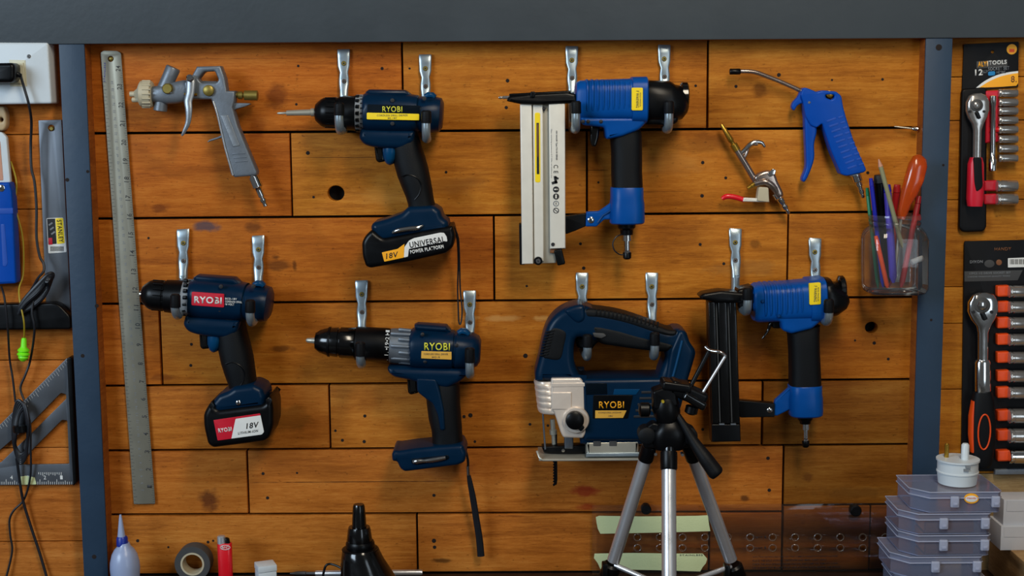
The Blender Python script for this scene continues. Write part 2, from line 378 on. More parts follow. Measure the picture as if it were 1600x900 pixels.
# ------------------------------------------------------------------ THE SETTING: plank wall, beam, posts, bench
def xz(px, py, d=0): v = W(px, py, d); return v.x, v.z
a, b = W(-520, -330), W(2120, 960)
wall = wbox('wall_back', (a.x, .022, b.z-.1), (b.x, .05, a.z), 'dark_void', None, 0)
tag(wall, 'dark backing behind the wall of orange wooden boards', 'wall', kind='structure')
def line(l, r):     # a board seam as a straight line in wall coordinates
    (x0, z0), (x1, z1) = xz(*l), xz(*r)
    return lambda x: z0+(z1-z0)*(x-x0)/(x1-x0)
BIG = [(525, 302, 13, 12), (1362, 512, 10, 9)]
def board(x0, x1, top, bot, tint, gx=1.5, gz=1.9, mt='board_wood', jit=None, nm='board'):
    k = K(800, 450, 0); X0, X1 = x0+gx*k, x1-gx*k
    z = lambda f, x, s: f(x)+s*k*gz
    pts = [(X0, z(bot, X0, 1)), (X1, z(bot, X1, 1)), (X1, z(top, X1, -1)), (X0, z(top, X0, -1))]
    loops = [rnd(pts, .0015, 2)]
    for hx, hy, rx, ry in BIG:
        cx, cz = xz(hx, hy)
        if X0 < cx-.012 and cx+.012 < X1 and bot(cx) < cz < top(cx):
            lim = min(cz-bot(cx), top(cx)-cz)-.003
            kk = min(1, lim/(ry*k))
            if kk > .3: loops.append([(cx+rx*k*math.cos(q*.314), cz+ry*k*kk*math.sin(q*.314)) for q in range(20)])
    j = random.uniform(-.0015, .0012) if jit is None else jit
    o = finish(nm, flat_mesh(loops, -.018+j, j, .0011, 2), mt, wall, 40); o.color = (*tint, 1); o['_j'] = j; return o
sx = lambda px, py: xz(px, py)[0]
T0 = line((150, 30), (1430, 20)); T1 = line((150, 208.5), (1430, 199.5)); T2 = line((150, 342), (1430, 331)); T3 = line((150, 475.5), (1430, 464.5))
T4 = line((150, 603.5), (1430, 593)); T5 = line((150, 705), (1430, 694)); T6 = line((150, 805), (1222, 800)); T6b = line((1222, 790), (1430, 788)); T7 = line((150, 898), (1430, 891))
LX, RX = sx(120, 480), sx(1455, 480)
R_, O_, Y_, B_ = (1.0, .76, .72), (1.0, .95, .88), (1.0, 1.05, .95), (.88, .86, .8)
rows = [(T0, T1, [(629, 140), (1106, 130)], [R_, (1, .92, .8), (.98, .96, .9)]), (T1, T2, [(455, 280), (917, 270)], [R_, (1.06, 1.02, .92), (1.05, .98, .85)]),
        (T2, T3, [(772, 410), (1231, 400)], [(.95, .74, .62), (1.08, 1.02, .92), (.98, .9, .78)]), (T3, T4, [(251, 540)], [R_, (.96, .84, .72)]),
        (T4, T5, [(515, 650), (1191, 650)], [(1.02, .9, 1.0), (1.02, .92, .95), (.54, .54, .58)])]  # last board: darker wood, tint lowered further to paint in the dim right side
BOARDS = []
def row(top, bot, cuts, tints, l=LX, r=RX, **kw):
    xs = [l]+[sx(*c) for c in cuts]+[r]
    for i in range(len(xs)-1): BOARDS.append((board(xs[i], xs[i+1], top, bot, tints[i], **kw), xs[i], xs[i+1], top, bot))
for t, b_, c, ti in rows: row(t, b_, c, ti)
x5, x5b = sx(387, 750), sx(1224, 750)
for q in ((LX, x5, T5, T6, (1, .84, 1.0)), (x5, x5b, T5, T6, (1.0, .86, 1.05)), (x5b, RX, T5, T6b, (.52, .52, .56))): BOARDS.append((board(*q), q[0], q[1], q[2], q[3]))  # right board likewise: darker wood plus lower right dimness put into the tint
x6, x6b, x6c = sx(652, 850), sx(1108, 850), sx(1359, 840)
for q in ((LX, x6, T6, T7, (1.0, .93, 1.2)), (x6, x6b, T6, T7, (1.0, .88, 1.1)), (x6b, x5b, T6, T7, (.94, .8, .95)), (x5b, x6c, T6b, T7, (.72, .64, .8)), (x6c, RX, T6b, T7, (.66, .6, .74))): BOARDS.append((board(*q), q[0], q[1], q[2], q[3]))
def flatline(y, x=60): z = xz(x, y)[1]; return lambda q: z
ys = [-60, 210, 327, 563, 700, 846, 960]; tl = [(1.02, .86, 1.0), (.98, .82, .9), (.9, .78, 1.0), (1, .84, 1.15), (1.02, .88, 1.3), (1.02, .93, 1.4)]
for i in range(6): BOARDS.append((board(sx(-510, 480), sx(135, 480), flatline(ys[i]), flatline(ys[i+1]), tl[i], gz=.6), sx(-510, 480), sx(135, 480), flatline(ys[i]), flatline(ys[i+1])))
ys = [-60, 120, 188, 312, 448, 505, 608, 740]
for i in range(7):
    q = (sx(1450, 480), sx(2110, 480), flatline(ys[i], 1550), flatline(ys[i+1], 1550)); t = random.uniform(.92, 1.05)
    BOARDS.append((board(*q, (t, t*1.02, t*.82), gz=.5), *q))
BOARDS.append((board(sx(1450, 480), sx(2110, 480), flatline(740, 1550), flatline(960, 1550), (.8, .9, .95), gz=.5, mt='raw_wood'), 9, 9, flatline(0), flatline(0)))
NAILS = [(466, 103, 2.5), (597, 107, 3.5), (463, 163, 2.5), (481, 239, 4), (697, 269, 2.5), (490, 308, 2.5), (793, 126, 4), (791, 168, 3), (1087, 134, 3), (1217, 117, 4),
         (1150, 135, 3), (1379, 124, 3), (1098, 254, 3.5), (1134, 278, 3.5), (1097, 306, 3.5), (1356, 270, 3), (907, 381, 3), (912, 419, 3.2), (823, 447, 2.5), (1094, 382, 3),
         (1131, 412, 3), (298, 571, 3), (299, 538, 3), (570, 650, 3), (725, 651, 3), (735, 649, 4.5), (411, 740, 3), (464, 739, 2.5), (524, 673, 2.5), (535, 688, 3), (569, 690, 3),
         (678, 774, 3), (821, 556, 5), (828, 663, 3), (856, 665, 2.5), (1366, 536, 4), (1388, 561, 3), (1200, 716, 4), (1202, 766, 4), (1336, 532, 2.5), (678, 845, 4), (679, 855, 4),
         (333, 845, 2.5), (325, 847, 3), (215, 845, 3), (263, 855, 2.5), (232, 372, 2.5), (1098, 671, 3), (418, 778, 3), (640, 107, 2), (1300, 125, 2), (935, 285, 2.5), (1412, 745, 2.5), (660, 690, 2.2), (742, 690, 2.5)]
for x, y, r in NAILS:
    v = W(x, y); r *= random.uniform(.68, .9)
    for o, x0, x1, tp, bt in BOARDS:
        if x0 < v.x < x1 and bt(v.x) < v.z < tp(v.x):
            j = o['_j']; c = knob('nail_hole', x, y, [(j-.001, r), (j+.00025, r), (j+.0003, r*.6)], 'hole_black', o, 10)
for o, *_ in BOARDS: del o['_j']
PD = .030
zt, zb = xz(800, -330, PD)[1], xz(800, 960, PD)[1]
def post(n, xl, xr, y, z1, label):
    l, r = sx2(xl, y), sx2(xr, y)
    o = wbox(n, (l, -PD, zb), (r, -PD+.004, z1), 'slate_paint', None, .0012); tag(o, label, 'post', kind='structure')
    wbox('post_side', (l+.0004, -PD+.004, zb), (r-.0004, .0015, z1), 'side_wood', o, 0); return o
sx2 = lambda px, py: W(px, py, PD).x
zb0 = (xz(137, 70, PD)[1]+xz(1443, 58.5, PD)[1])/2
post('trim_1', 111, 150, 480, zb0, 'slate grey painted upright post at the left of the tools')
post('trim_2', 1434, 1475, 480, zb0, 'slate grey painted upright post at the right of the tools')
bm_ = wbox('trim_3', (sx2(-520, 30), -PD-.002, zb0), (sx2(2120, 30), -PD+.004, zt), 'beam_paint', None, .0015); tag(bm_, 'slate grey painted beam across the top of the plank wall', 'beam', kind='structure')
wbox('beam_side', (sx2(-520, 30), -PD+.004, zb0+.0004), (sx2(2120, 30), .0015, zt), 'side_wood', bm_, 0)
for x, y, r in ((1467, 74, 5), (137, 268, 2.5), (105, 281, 3), (151, 478, 3), (129, 556, 3), (147, 870, 3.5), (1474, 258, 2), (1455, 500, 2)):
    knob('nail_hole', x, y, [(PD-.001, r), (PD+.0003, r), (PD+.0004, r*.6)], 'hole_black', bpy.data.objects['trim_1' if x < 800 else 'trim_2'], 10)
fl = wbox('floor', (-2.2, -4.2, -.02), (2.2, .05, 0), 'bench_grey', None, 0); tag(fl, 'grey concrete workshop floor', 'floor', kind='structure')
ZB = (xz(150, 897.5)[1]+xz(1430, 891)[1])/2      # bench top height
bench = thing('workbench', 'dark brown wooden bench along the foot of the plank wall', 'workbench', Vector((0, -.2, ZB-.04)))
wbox('bench_top', (-1.15, -.48, ZB-.035), (1.15, -.002, ZB), 'bench_wood', bench, .002)
wbox('apron', (-1.13, -.46, ZB-.13), (1.13, -.44, ZB-.035), 'bench_wood', bench, .002)
for x_ in (-1.08, 1.08):
    for y_ in (-.42, -.06): wbox('leg', (x_-.03, y_-.03, 0), (x_+.03, y_+.03, ZB-.035), 'bench_wood', bench, .002)
def ybench(d): # picture row of the bench top at distance d
    lo, hi = 700, 1300
    for _ in range(40):
        mid = (lo+hi)/2
        if W(800, mid, d).z > ZB: lo = mid
        else: hi = mid
    return lo
# ------------------------------------------------------------------ HOOKS
HD = .094
def hook(xp, y0, xt, ytip, yblack, yb, what):
    """flattened steel top screwed to the wall, round arm reaching out under the tool, upturned end with a rubber tip"""
    t = thing('tool_hook', 'galvanised steel tool hook '+what, 'hook', (xp, y0+70, 0), 'galvanised tool hooks on the plank wall')
    y = y0
    plate = loft('hook_plate', [(xp, y, 9.5, .0012, .0022), (xp, y+3, 10, .002, .0032), (xp, y+14, 9.5, .0022, .0034), (xp, y+26, 9.5, .0022, .0034), (xp+.5, y+36, 6.6, .0032, .0042),
                          (xp+.5, y+46, 8, .0028, .004), (xp+.5, y+54, 8, .0028, .004), (xp+.5, y+64, 6.8, .0046, .0056), (xp+.5, y+76, 6.6, .0056, .0064)], 'galvanised', t, 20, 3)
    screw(xp, y+22, .0058, 3.8, t, 'brass_dull'); screw(xp+.5, y+50, .0066, 3.6, t, 'nickel')
    e = W(xt, yb-6.5, HD); tp = W(xt, ytip, HD); bl = W(xt, yblack, HD); w0 = W(xp+.5, y+72, .0064); r = .0058
    rr = .016; P = [w0, Vector((w0.x, -.0064, e.z+rr))]
    for i in range(1, 7):
        q = math.radians(15*i); P.append(Vector((w0.x, -.0064-rr*(1-math.cos(q)), e.z+rr*(1-math.sin(q)))))
    P.append(Vector((e.x*.4+w0.x*.6, -.045, e.z)))
    for i in range(0, 7):
        q = math.radians(15*i); P.append(Vector((e.x, -(HD-rr)-rr*math.sin(q), e.z+rr*(1-math.cos(q)))))
    P.append(Vector((e.x, -HD, bl.z)))
    tube('hook_arm', P, r, 'galvanised', t, 14, 1, world=True)
    spin('rubber_tip', bl-Vector((0, 0, .002)), tp, [(0, r*1.12), (.001, r*1.18), ((tp-bl).length-.002, r*1.14), ((tp-bl).length, r*.8)], 'rubber', t, 16)
hook(537, 77, 530, 158, 178, 211, 'under the chuck of the drill with the 18V universal battery')
hook(664.5, 85, 666, 170, 190, 224, 'under the motor of the drill with the 18V universal battery')
hook(893.5, 72, 900, 155, 175, 209, 'under the front of the nail gun with the white magazine')
hook(1038, 70, 1045, 155, 175, 209, 'under the rear cap of the white magazine nail gun')
hook(286, 358, 274, 457, 478, 502, 'under the chuck of the drill with the red battery label')
hook(403.5, 368, 391, 466, 486, 513, 'under the motor of the drill with the red battery label')
hook(565, 438, 563, 532, 554, 579, 'under the barrel of the drill without battery')
hook(734, 454, 734, 541, 564, 595, 'under the motor of the drill without battery')
hook(909.5, 426, 918, 520, 540, 567, 'at the front of the jigsaw handle')
hook(1018.5, 426, 1023, 517, 537, 566, 'at the rear of the jigsaw handle')
hook(1149, 357, 1168, 447, 466, 496, 'under the nose of the nail gun with the black magazine')
hook(1273.5, 372, 1295, 465, 486, 512, 'under the rear of the nail gun with the black magazine')
# ------------------------------------------------------------------ DRILLS
DC = .046
def aff(ox, oy, nx, ny, rot, s=1.0):
    a = math.radians(rot); c, q = math.cos(a)*s, math.sin(a)*s
    return lambda x, y: (nx+(x-ox)*c-(y-oy)*q, ny+(x-ox)*q+(y-oy)*c)
ident = lambda x, y: (x, y)
def driver(t, T, bit, ring_rot):
    """pistol drill body: chuck, clutch ring, motor housing, trigger, grip"""
    if bit:
        b = spin('drill_bit', (433, 177, DC), (492, 175.6, DC), [(0, .6), (2, 1.8), (14, 2), (15, 4.2), (50, 5), (53, 5), (53, 6.5), (60, 6.5)], 'steel', t, 14, T)
    else:
        spin('bit_holder', (488, 175.6, DC), (492, 175.6, DC), [(0, 3), (1, 5), (6, 6.5)], 'chrome', t, 14, T)
    ch = spin('chuck', (492, 175.5, DC), (692, 180, DC), [(0, 9), (1, 12.5), (3, 15), (10, 21), (14, 23), (20, 24), (34, 24.5), (35, 23.6), (37, 23.6), (38, 25.5), (60, 27), (66, 28)], 'black_plastic', t, 36, T)
    for i in range(7):
        a = -70+i*23; rr = 24.6
        y = 175.8-rr*math.sin(math.radians(a)); dd = DC+rr*K(*T(512, 175), DC)*math.cos(math.radians(a))
        tube('chuck_rib', [(508, y, dd-.0015), (513, y, dd), (524, y+.3, dd)], 1.1, 'black_plastic', ch, 6, 1, T=T)
    cl = spin('clutch_ring', (557, 177, DC), (692, 180, DC), [(0, 27.5), (0, 29), (6, 29.3), (13, 29.6), (13, 27)], 'print_grey', t, 40, T)
    k = K(*T(563, 177), DC); ticks = []
    for i in range(9):
        a = math.radians(-64+i*16); y = 177.2-29.4*math.sin(a); dd = DC+29.4*k*math.cos(a)
        p = [T(*q) for q in ((562.5, y-1.4), (566, y-1.4), (566, y+1.4), (562.5, y+1.4))]; ticks.append((p, dd-.001, dd+.0006))
    boxes('clutch_mark', ticks, 'ink', cl)
    for i in range(7):
        a = math.radians(-62+i*20.6); y = 177-29*math.sin(a); dd = DC+29*k*math.cos(a); x, yy = T(558, y)
        finish('clutch_tooth', sweep_mesh([W(x-2, yy, dd-.001), W(x+3, yy, dd+.0002)], 3.2*k, 8), 'black_plastic', cl)
    hs = loft('motor_housing', [(569.5, 175, 28, .031, DC, 2.6), (571, 175, 30, .0335, DC, 2.6), (577, 175.5, 31.5, .035, DC, 2.7), (605, 176.5, 31.5, .035, DC, 2.7), (640, 177.5, 30.5, .0345, DC, 2.6), (652, 178.5, 29.5, .034, DC, 2.5),
                   (653, 178.5, 27, .032, DC, 2.5), (656, 178.4, 27, .032, DC, 2.5), (657, 178.4, 28, .034, DC, 2.3), (680, 179, 28, .0335, DC, 2.5), (688, 179.7, 26.5, .031, DC, 2.5), (692, 180, 20, .024, DC, 2.4)], 'teal', t, 40, T=T)
    loft('top_ridge', [(574, 147, 4, .012, DC), (578, 144.5, 5, .016, DC), (634, 145.5, 5, .016, DC), (643, 150.5, 3, .012, DC)], 'teal', hs, 16, 3, T=T)
    loft('belt_clip', [(664, 151, 4, .006, DC+.01), (669, 148.5, 5, .008, DC+.01), (676, 149, 5, .008, DC+.01), (680, 152, 4, .006, DC+.01)], 'teal_light', hs, 12, T=T)
    for x, y in ((613, 157), (613, 193), (663, 154)): knob('case_screw_well', *T(x, y), [(DC+.030, 3.2), (DC+.0335, 3.2), (DC+.0337, 2)], 'ink', hs, 12)
    poly('lower_housing', rnd([(566, 200), (651, 203), (648, 222), (632, 232), (600, 231), (584, 229), (571, 225), (563, 215)], 5), DC-.024, DC+.026, 'teal', t, .008, T=T, ref=DC)
    poly('trigger', rnd([(585, 226), (602, 226), (603, 252), (592, 254), (588, 250)], 3), DC-.011, DC+.011, 'black_gloss', t, .004, T=T, ref=DC)
    loft('trigger_guard', [(611, 224, 13, .020, DC), (611, 236, 13, .0215, DC), (610, 246, 11, .020, DC), (609, 254, 7, .016, DC), (608, 257, 3, .01, DC)], 'teal_light', t, 24, 2.6, T=T)
    gr = loft('grip', [(631, 203, 21, .022, DC, 3), (632, 216, 22, .024, DC, 2.8), (636, 232, 23, .025, DC, 2.5), (640, 250, 25, .0255, DC, 2.4), (645, 268, 25, .026, DC, 2.4), (650, 285, 23.5, .0255, DC, 2.4), (655, 302, 21.5, .024, DC, 2.4),
                       (658, 316, 20.5, .023, DC, 2.4), (660, 328, 22, .023, DC, 2.6)], 'grip_rubber', t, 32, T=T)
    tube('grip_seam', [(627, 276, DC+.0255), (637, 273, DC+.0262), (650, 277, DC+.0262), (658, 288, DC+.0252), (655, 303, DC+.0245), (648, 312, DC+.0232)], .9, 'black_plastic', gr, 6, 4, T=T)
    return hs
# -- drill with universal battery
t = thing('cordless_drill', 'dark blue cordless drill with a steel bit and an 18V UNIVERSAL battery on its foot', 'drill', (650, 400, DC), 'cordless drills hung on hooks')
hs = driver(t, ident, True, 0)
FR = DC+.0356
poly('label_panel', rnd([(574, 163), (656, 165), (656, 189), (573, 187)], 2), FR-.003, FR, 'teal_dark', hs, .0004)
st = poly('yellow_strip', rnd([(573, 176), (655, 178), (655, 188), (573, 186.5)], 1.5), FR-.002, FR+.0005, 'yellow', t, .0002); st['label'] = 'yellow label strip with small print'
text('small_print', 'CORDLESS DRILL DRIVER', 613, 180.3, 48, 3, FR+.0005, 'ink_grey', st); text('small_print', 'BK-18V', 613, 184.6, 14, 2.6, FR+.0005, 'ink_grey', st)
text('brand_lettering', 'RYOBI', 613, 170.6, 31, 9, FR, 'lime_text', t, -.5, .02)
poly('foot', rnd([(582, 353), (586, 345), (606, 340), (630, 331), (640, 321), (680, 319), (690, 326), (693, 337), (702, 343), (703, 356), (600, 374), (590, 368)], 4), DC-.033, DC+.033, 'teal', t, .008, ref=DC)
cl = tube('bit_clip', [(613, 364, DC+.0345), (622, 360, DC+.0355), (640, 357, DC+.036), (652, 356, DC+.0355), (661, 352, DC+.0345)], [1.5, 4, 3.8, 4, 1.2], 'chrome', t, 10, 3); cl['label'] = 'spare screwdriver bit in its clip'
ba = poly('battery', rnd([(567, 377), (573, 366), (583, 357), (600, 371), (702, 352), (708, 351), (712, 366), (709, 384), (698, 394), (640, 407), (580, 417), (573, 414), (568, 398)], 5), DC-.036, DC+.037, 'black_plastic', t, .006, ref=DC+.02)
BF = DC+.0375
poly('white_label', rnd([(631, 402.5), (632, 386), (639, 376), (647, 372), (688, 363.5), (694, 364), (698, 370), (699, 377), (639, 389), (637.5, 401)], 1.2), BF-.002, BF, 'print_white', ba, .0002)
poly('amber_label', rnd([(596.5, 394.5), (621, 389), (632, 381), (631, 402.5), (600.5, 409)], 1), BF-.002, BF, 'amber', ba, .0002)
text('lettering', 'UNIVERSAL', 667.5, 378.3, 56, 9.5, BF, 'ink', ba, 9.5, .03)
text('lettering', 'POWER PLATFORM', 667, 389.5, 53, 6, BF, 'print_white', ba, 9.5, .05)
text('lettering', '18V', 612.5, 398.8, 20, 8.5, BF, 'ink', ba, 9.5, .02, .2)
tube('wrist_strap', [(707, 352, DC+.02), (714, 372, .05), (716, 410, .03), (715, 450, .02), (716, 480, .017), (717, 503, .016), (720, 505, .016), (722, 485, .017), (719, 450, .02), (718, 410, .03), (716, 372, .048), (709, 354, DC+.018)], 1.3, 'cable', t, 8, 5)
# -- drill with red label
TB = aff(492, 175, 222, 459, 3.3, 1.01)
t = thing('cordless_drill', 'dark blue cordless drill with red brand label and a red and white 18V battery', 'drill', (385, 690, DC), 'cordless drills hung on hooks')
hs = driver(t, TB, False, 0)
lb = poly('red_label', rnd([(299.5, 456), (350, 459.5), (350, 480.5), (299, 477)], 2), FR-.004, FR+.0003, 'red', t, .0002); lb['label'] = 'red brand label'
text('brand_lettering', 'RYOBI', 325, 469, 43, 11, FR+.0003, 'print_white', lb, -3, .05)
for q, (bd, w) in enumerate((('BCD-18V', 18), ('CORDLESS DRILL', 26), ('18 VOLT', 14))): text('small_print', bd, 352+w/2, 466.5+q*4.4+w*.03, w, 3.2, FR, 'print_white', hs, -3, .03)
poly('foot', rnd([(335, 625), (346, 612), (362, 606), (370, 600), (400, 596), (414, 603), (419, 615), (416, 631), (345, 641), (337, 634)], 4), DC-.033, DC+.034, 'teal', t, .008, ref=DC+.01)
screw(372, 629.5, DC+.0345, 4, t)
ba = poly('battery', rnd([(321, 645), (326, 634), (336, 620), (342, 637), (416, 628), (424, 612), (430, 632), (430, 662), (424, 680), (416, 686), (336, 696), (328, 690), (322, 664)], 6), DC-.036, DC+.037, 'black_plastic', t, .007, ref=DC+.02)
poly('white_label', rnd([(366, 654), (407, 648.5), (412.5, 675), (409, 679), (361, 685.5)], 1.5), BF-.002, BF, 'print_white', ba, .0002)
poly('red_label', rnd([(333.5, 656.5), (406.5, 646), (407, 649), (368, 654.5), (361.5, 685.5), (340, 688.5)], 1.2), BF-.002, BF+.0001, 'red', ba, .0002)
text('lettering', 'RYOBI', 351.5, 671.5, 21, 7, BF, 'print_white', ba, 7.5, .05)
text('lettering', '18V', 394.5, 664.5, 21, 9, BF, 'ink', ba, 7.5, .03, .25)
text('lettering', 'LITHIUM-ION', 387.5, 675, 32, 4, BF, 'ink_grey', ba, 7.5, .02, .15)
# -- hammer drill without battery
t = thing('cordless_drill', 'long barrelled dark blue drill with grey gear case and no battery fitted', 'drill', (675, 728, DC), 'cordless drills hung on hooks')
A0, A1 = (478, 531.5, DC), (750, 548, DC)
spin('drill_bit', A0, A1, [(0, 1.5), (2, 3.5), (10, 4.5), (16, 5.5)], 'steel', t, 14)
ch = spin('chuck', (492, 532.5, DC), A1, [(0, 9), (1, 13), (8, 18), (20, 22), (36, 23.5), (37, 22), (39, 22), (40, 24), (62, 24.5), (64, 23)], 'black_gloss', t, 40)
spin('chuck_band', (513, 533.8, DC), A1, [(0, 22.6), (0, 23.4), (3, 23.8), (3, 22.6)], 'black_plastic', ch, 40)
br = spin('barrel', (556, 536.4, DC), A1, [(0, 23), (0, 26), (4, 26.5), (40, 27), (52, 27), (53, 26), (56, 26)], 'black_plastic', t, 40)
k = K(603, 539, DC)
for i, c in enumerate(('5', '.', '17', '.', '19', '.', '21', '.', '1')):
    a = math.radians(-52+i*13.5); yy = 539.8-27*math.sin(a); dd = DC+27*k*math.cos(a)
    text('clutch_number', c, 604.5-.06*(yy-539), yy, 8 if len(c) > 1 else 3, (6 if c != '.' else 2), dd+.0008, 'print_white', br, 86)
gc = spin('gear_case', (610, 539.8, DC), A1, [(0, 26.5), (0, 26.8), (6, 27.4), (32, 28), (33, 26)], 'alu_grey', t, 40)
for i in range(7):
    a = math.radians(-66+i*22); yy = 540.5-27.6*math.sin(a); dd = DC+27.6*k*math.cos(a); x0 = 612 if i % 2 else 624
    tube('gear_case_rib', [(x0, yy, dd-.0005), (x0+4, yy+.2, dd+.001), (642, yy+1.6, dd+.001)], 3, 'alu_grey', gc, 8, 1)
hs = loft('motor_housing', [(642, 542, 26, .031, DC), (644, 542, 29, .034, DC), (650, 542.2, 31, .0355, DC), (690, 544.2, 30.5, .0355, DC), (708, 545.4, 29, .034, DC), (709, 545.5, 27.5, .032, DC), (712, 545.6, 27.5, .032, DC), (713, 545.7, 28.5, .034, DC),
               (738, 547.3, 27, .0325, DC), (747, 548, 23, .028, DC), (751, 548.2, 16, .02, DC)], 'teal', t, 40, 2.7)
loft('top_ridge', [(649, 510, 4, .012, DC), (653, 509, 5, .017, DC), (697, 512, 5, .017, DC), (703, 517, 3, .012, DC)], 'teal', hs, 16, 3)
loft('belt_clip', [(716, 520, 4, .006, DC+.01), (721, 517, 5, .008, DC+.01), (728, 518, 5, .008, DC+.01), (733, 522, 4, .006, DC+.01)], 'teal_light', hs, 12)
for x, y in ((660, 523), (713, 540), (664, 565)): knob('case_screw_well', x, y, [(DC+.029, 3), (DC+.0335, 3), (DC+.034, 2)], 'ink', hs, 12)
gs = poly('gold_label', rnd([(658.5, 548.5), (705.5, 550), (705.5, 562), (658, 560)], .8), FR-.002, FR+.0006, 'gold_strip', t, .0002); gs['label'] = 'gold label strip with small print'
text('small_print', 'CORDLESS DRILL DRIVER', 681, 553.3, 38, 2.8, FR+.0006, 'ink_grey', gs, -1); text('small_print', 'BHD-18', 681, 558, 12, 2.4, FR+.0006, 'ink_grey', gs, -1)
text('brand_lettering', 'RYOBI', 683, 541.5, 40, 12, FR, 'lime_text', t, -1.5, .03)
poly('lower_housing', rnd([(607, 568), (742, 572), (720, 592), (700, 602), (664, 596), (640, 589), (618, 585), (608, 577)], 5), DC-.024, DC+.026, 'teal', t, .008, ref=DC)
poly('trigger', rnd([(636, 586), (654, 588), (655, 612), (642, 615), (638, 612)], 3), DC-.011, DC+.011, 'black_gloss', t, .004, ref=DC)
loft('grip', [(690, 582, 33, .021, DC, 3), (690, 596, 28, .023, DC, 2.7), (692, 612, 27, .025, DC, 2.5), (693, 630, 26, .0255, DC, 2.4), (695, 650, 25.5, .0255, DC, 2.4), (698, 668, 24, .025, DC, 2.4), (699, 682, 23.5, .024, DC, 2.5), (700, 698, 25, .024, DC, 2.6)], 'grip_rubber', t, 32)
poly('grip_inlay', rnd([(651, 590), (682, 592), (688, 612), (694, 640), (696, 672), (688, 672), (684, 648), (676, 630), (662, 620), (652, 612)], 4), DC, DC+.0275, 'teal', t, .003, ref=DC+.024)
poly('foot', rnd([(614, 704), (617, 698), (624, 699), (650, 695), (690, 691), (724, 689), (730, 703), (727, 716), (716, 721), (634, 731), (627, 726), (622, 715), (615, 715)], 4), DC-.033, DC+.034, 'teal', t, .006, ref=DC+.01)
cl = poly('bit_recess', rnd([(642, 717), (700, 711), (703, 715), (699, 719), (650, 727), (643, 724)], 3), DC+.030, DC+.0345, 'teal_dark', t, .0006)
b = tube('bit_clip', [(645, 722, DC+.0355), (652, 720.5, DC+.036), (662, 720, DC+.0365), (676, 718.5, DC+.0365), (696, 715, DC+.0355)], [2.5, 4.5, 3, 4.2, 3.4], 'chrome', t, 10, 3); b['label'] = 'spare screwdriver bits in their clip'
ws = tube('wrist_strap', [(727, 702, DC), (731, 718, .04), (731.5, 734, .034)], 2, 'cable', t, 8, 4)
tube('strap_ferrule', [(731.3, 728, .036), (732, 742, .033)], 2.8, 'chrome', ws, 8, 1)
tube('strap_webbing', [(732, 740, .033), (734, 752, .031), (739, 778, .027), (744, 810, .022), (749, 842, .018), (751.5, 869, .015)], [2.4, 4, 5, 5.2, 5.5, 5.8], 'cable', ws, 12, 5, .45)
# ------------------------------------------------------------------ NAIL GUNS
NC = .047
def fitting(t, x, y0, y1, y2, y3, r):
    spin('hose_bush', (x, y0, NC), (x+1, y3, NC), [(0, r*2.2), (6, r*2.1), (9, r*1.6), (y1-y0, r*1.5)], 'black_plastic', t, 20)
    spin('air_fitting', (x+.4, y1, NC), (x+1, y3, NC), [(0, r*1.2), (9, r*1.2), (9.5, r*.75), (y2-y1-5, r*.75), (y2-y1-4, r*.95), (y2-y1, r*.9)], 'chrome', t, 6 if False else 18)
    spin('dust_cap', (x+.8, y2-2, NC), (x+1, y3, NC), [(0, r*.95), (1, r*1.05), (y3-y2, r), (y3-y2+2, r*.7)], 'black_plastic', t, 18)
# -- nail gun with white magazine
t = thing('nail_gun', 'blue pneumatic nail gun with a tall white magazine and black rubber grip', 'nail gun', (980, 400, NC), 'pneumatic nail guns hung on hooks')
hs = loft('cylinder_body', [(898, 157, 22, .022, NC, 3.4), (900, 157, 28, .028, NC, 3.4), (906, 157, 31, .031, NC, 3.6), (940, 157, 32.5, .032, NC, 3.6), (985, 156.5, 33.5, .033, NC, 3.6), (986, 156.5, 36, .0345, NC, 4), (1008, 156.5, 36.5, .035, NC, 4), (1010, 156.5, 34, .033, NC, 4)], 'nailer_blue', t, 40)
for i in range(9):
    x = 916+i*8; loft('cooling_fin', [(x-1.8, 153, 28, .0325, NC, 3.6), (x-1, 153, 29, .0338, NC, 3.6), (x+1, 153, 29, .0338, NC, 3.6), (x+1.8, 153, 28, .0325, NC, 3.6)], 'nailer_blue', hs, 36)
poly('valve_housing', rnd([(905, 183), (1010, 182), (1009, 192), (998, 203), (972, 213), (947, 218), (944, 199), (912, 196)], 4), NC-.024, NC+.027, 'nailer_blue', t, .005, ref=NC+.02)
for x, y in ((911, 190), (919, 190), (939, 190)): knob('body_bolt', x, y, [(NC+.022, 3), (NC+.0275, 3), (NC+.028, 2)], 'ink', hs, 12)
lb = poly('yellow_label', rnd(rect(987, 137, 1004.5, 172.5), 2), NC+.030, NC+.0357, 'yellow', t, .0002); lb['label'] = 'yellow warning label'
text('small_print', 'F WARNING', 996, 155, 26, 4.5, NC+.0357, 'ink_grey', lb, -90, .02); text('small_print', 'READ MANUAL', 1000.5, 156, 22, 2.2, NC+.0357, 'ink_grey', lb, -90)
cp = loft('rear_cap', [(1009, 158, 31, .031, NC, 3.2), (1012, 158, 32.5, .032, NC, 3), (1045, 159, 32, .032, NC, 2.8), (1058, 158, 29, .029, NC, 2.5), (1064, 154, 24, .024, NC, 2.2), (1071, 152, 18, .018, NC, 2)], 'black_plastic', t, 36)
spin('exhaust_ring', (1062, 151, NC), (1080, 151, NC), [(0, 18), (1, 20), (3, 22.5), (11, 22.5), (13, 20), (13, 12), (9, 10)], 'black_gloss', t, 30)
poly('rear_block', rnd([(1010, 178), (1062, 176), (1058, 192), (1046, 197), (1010, 195)], 5), NC-.02, NC+.022, 'black_plastic', cp, .005, ref=NC+.015)
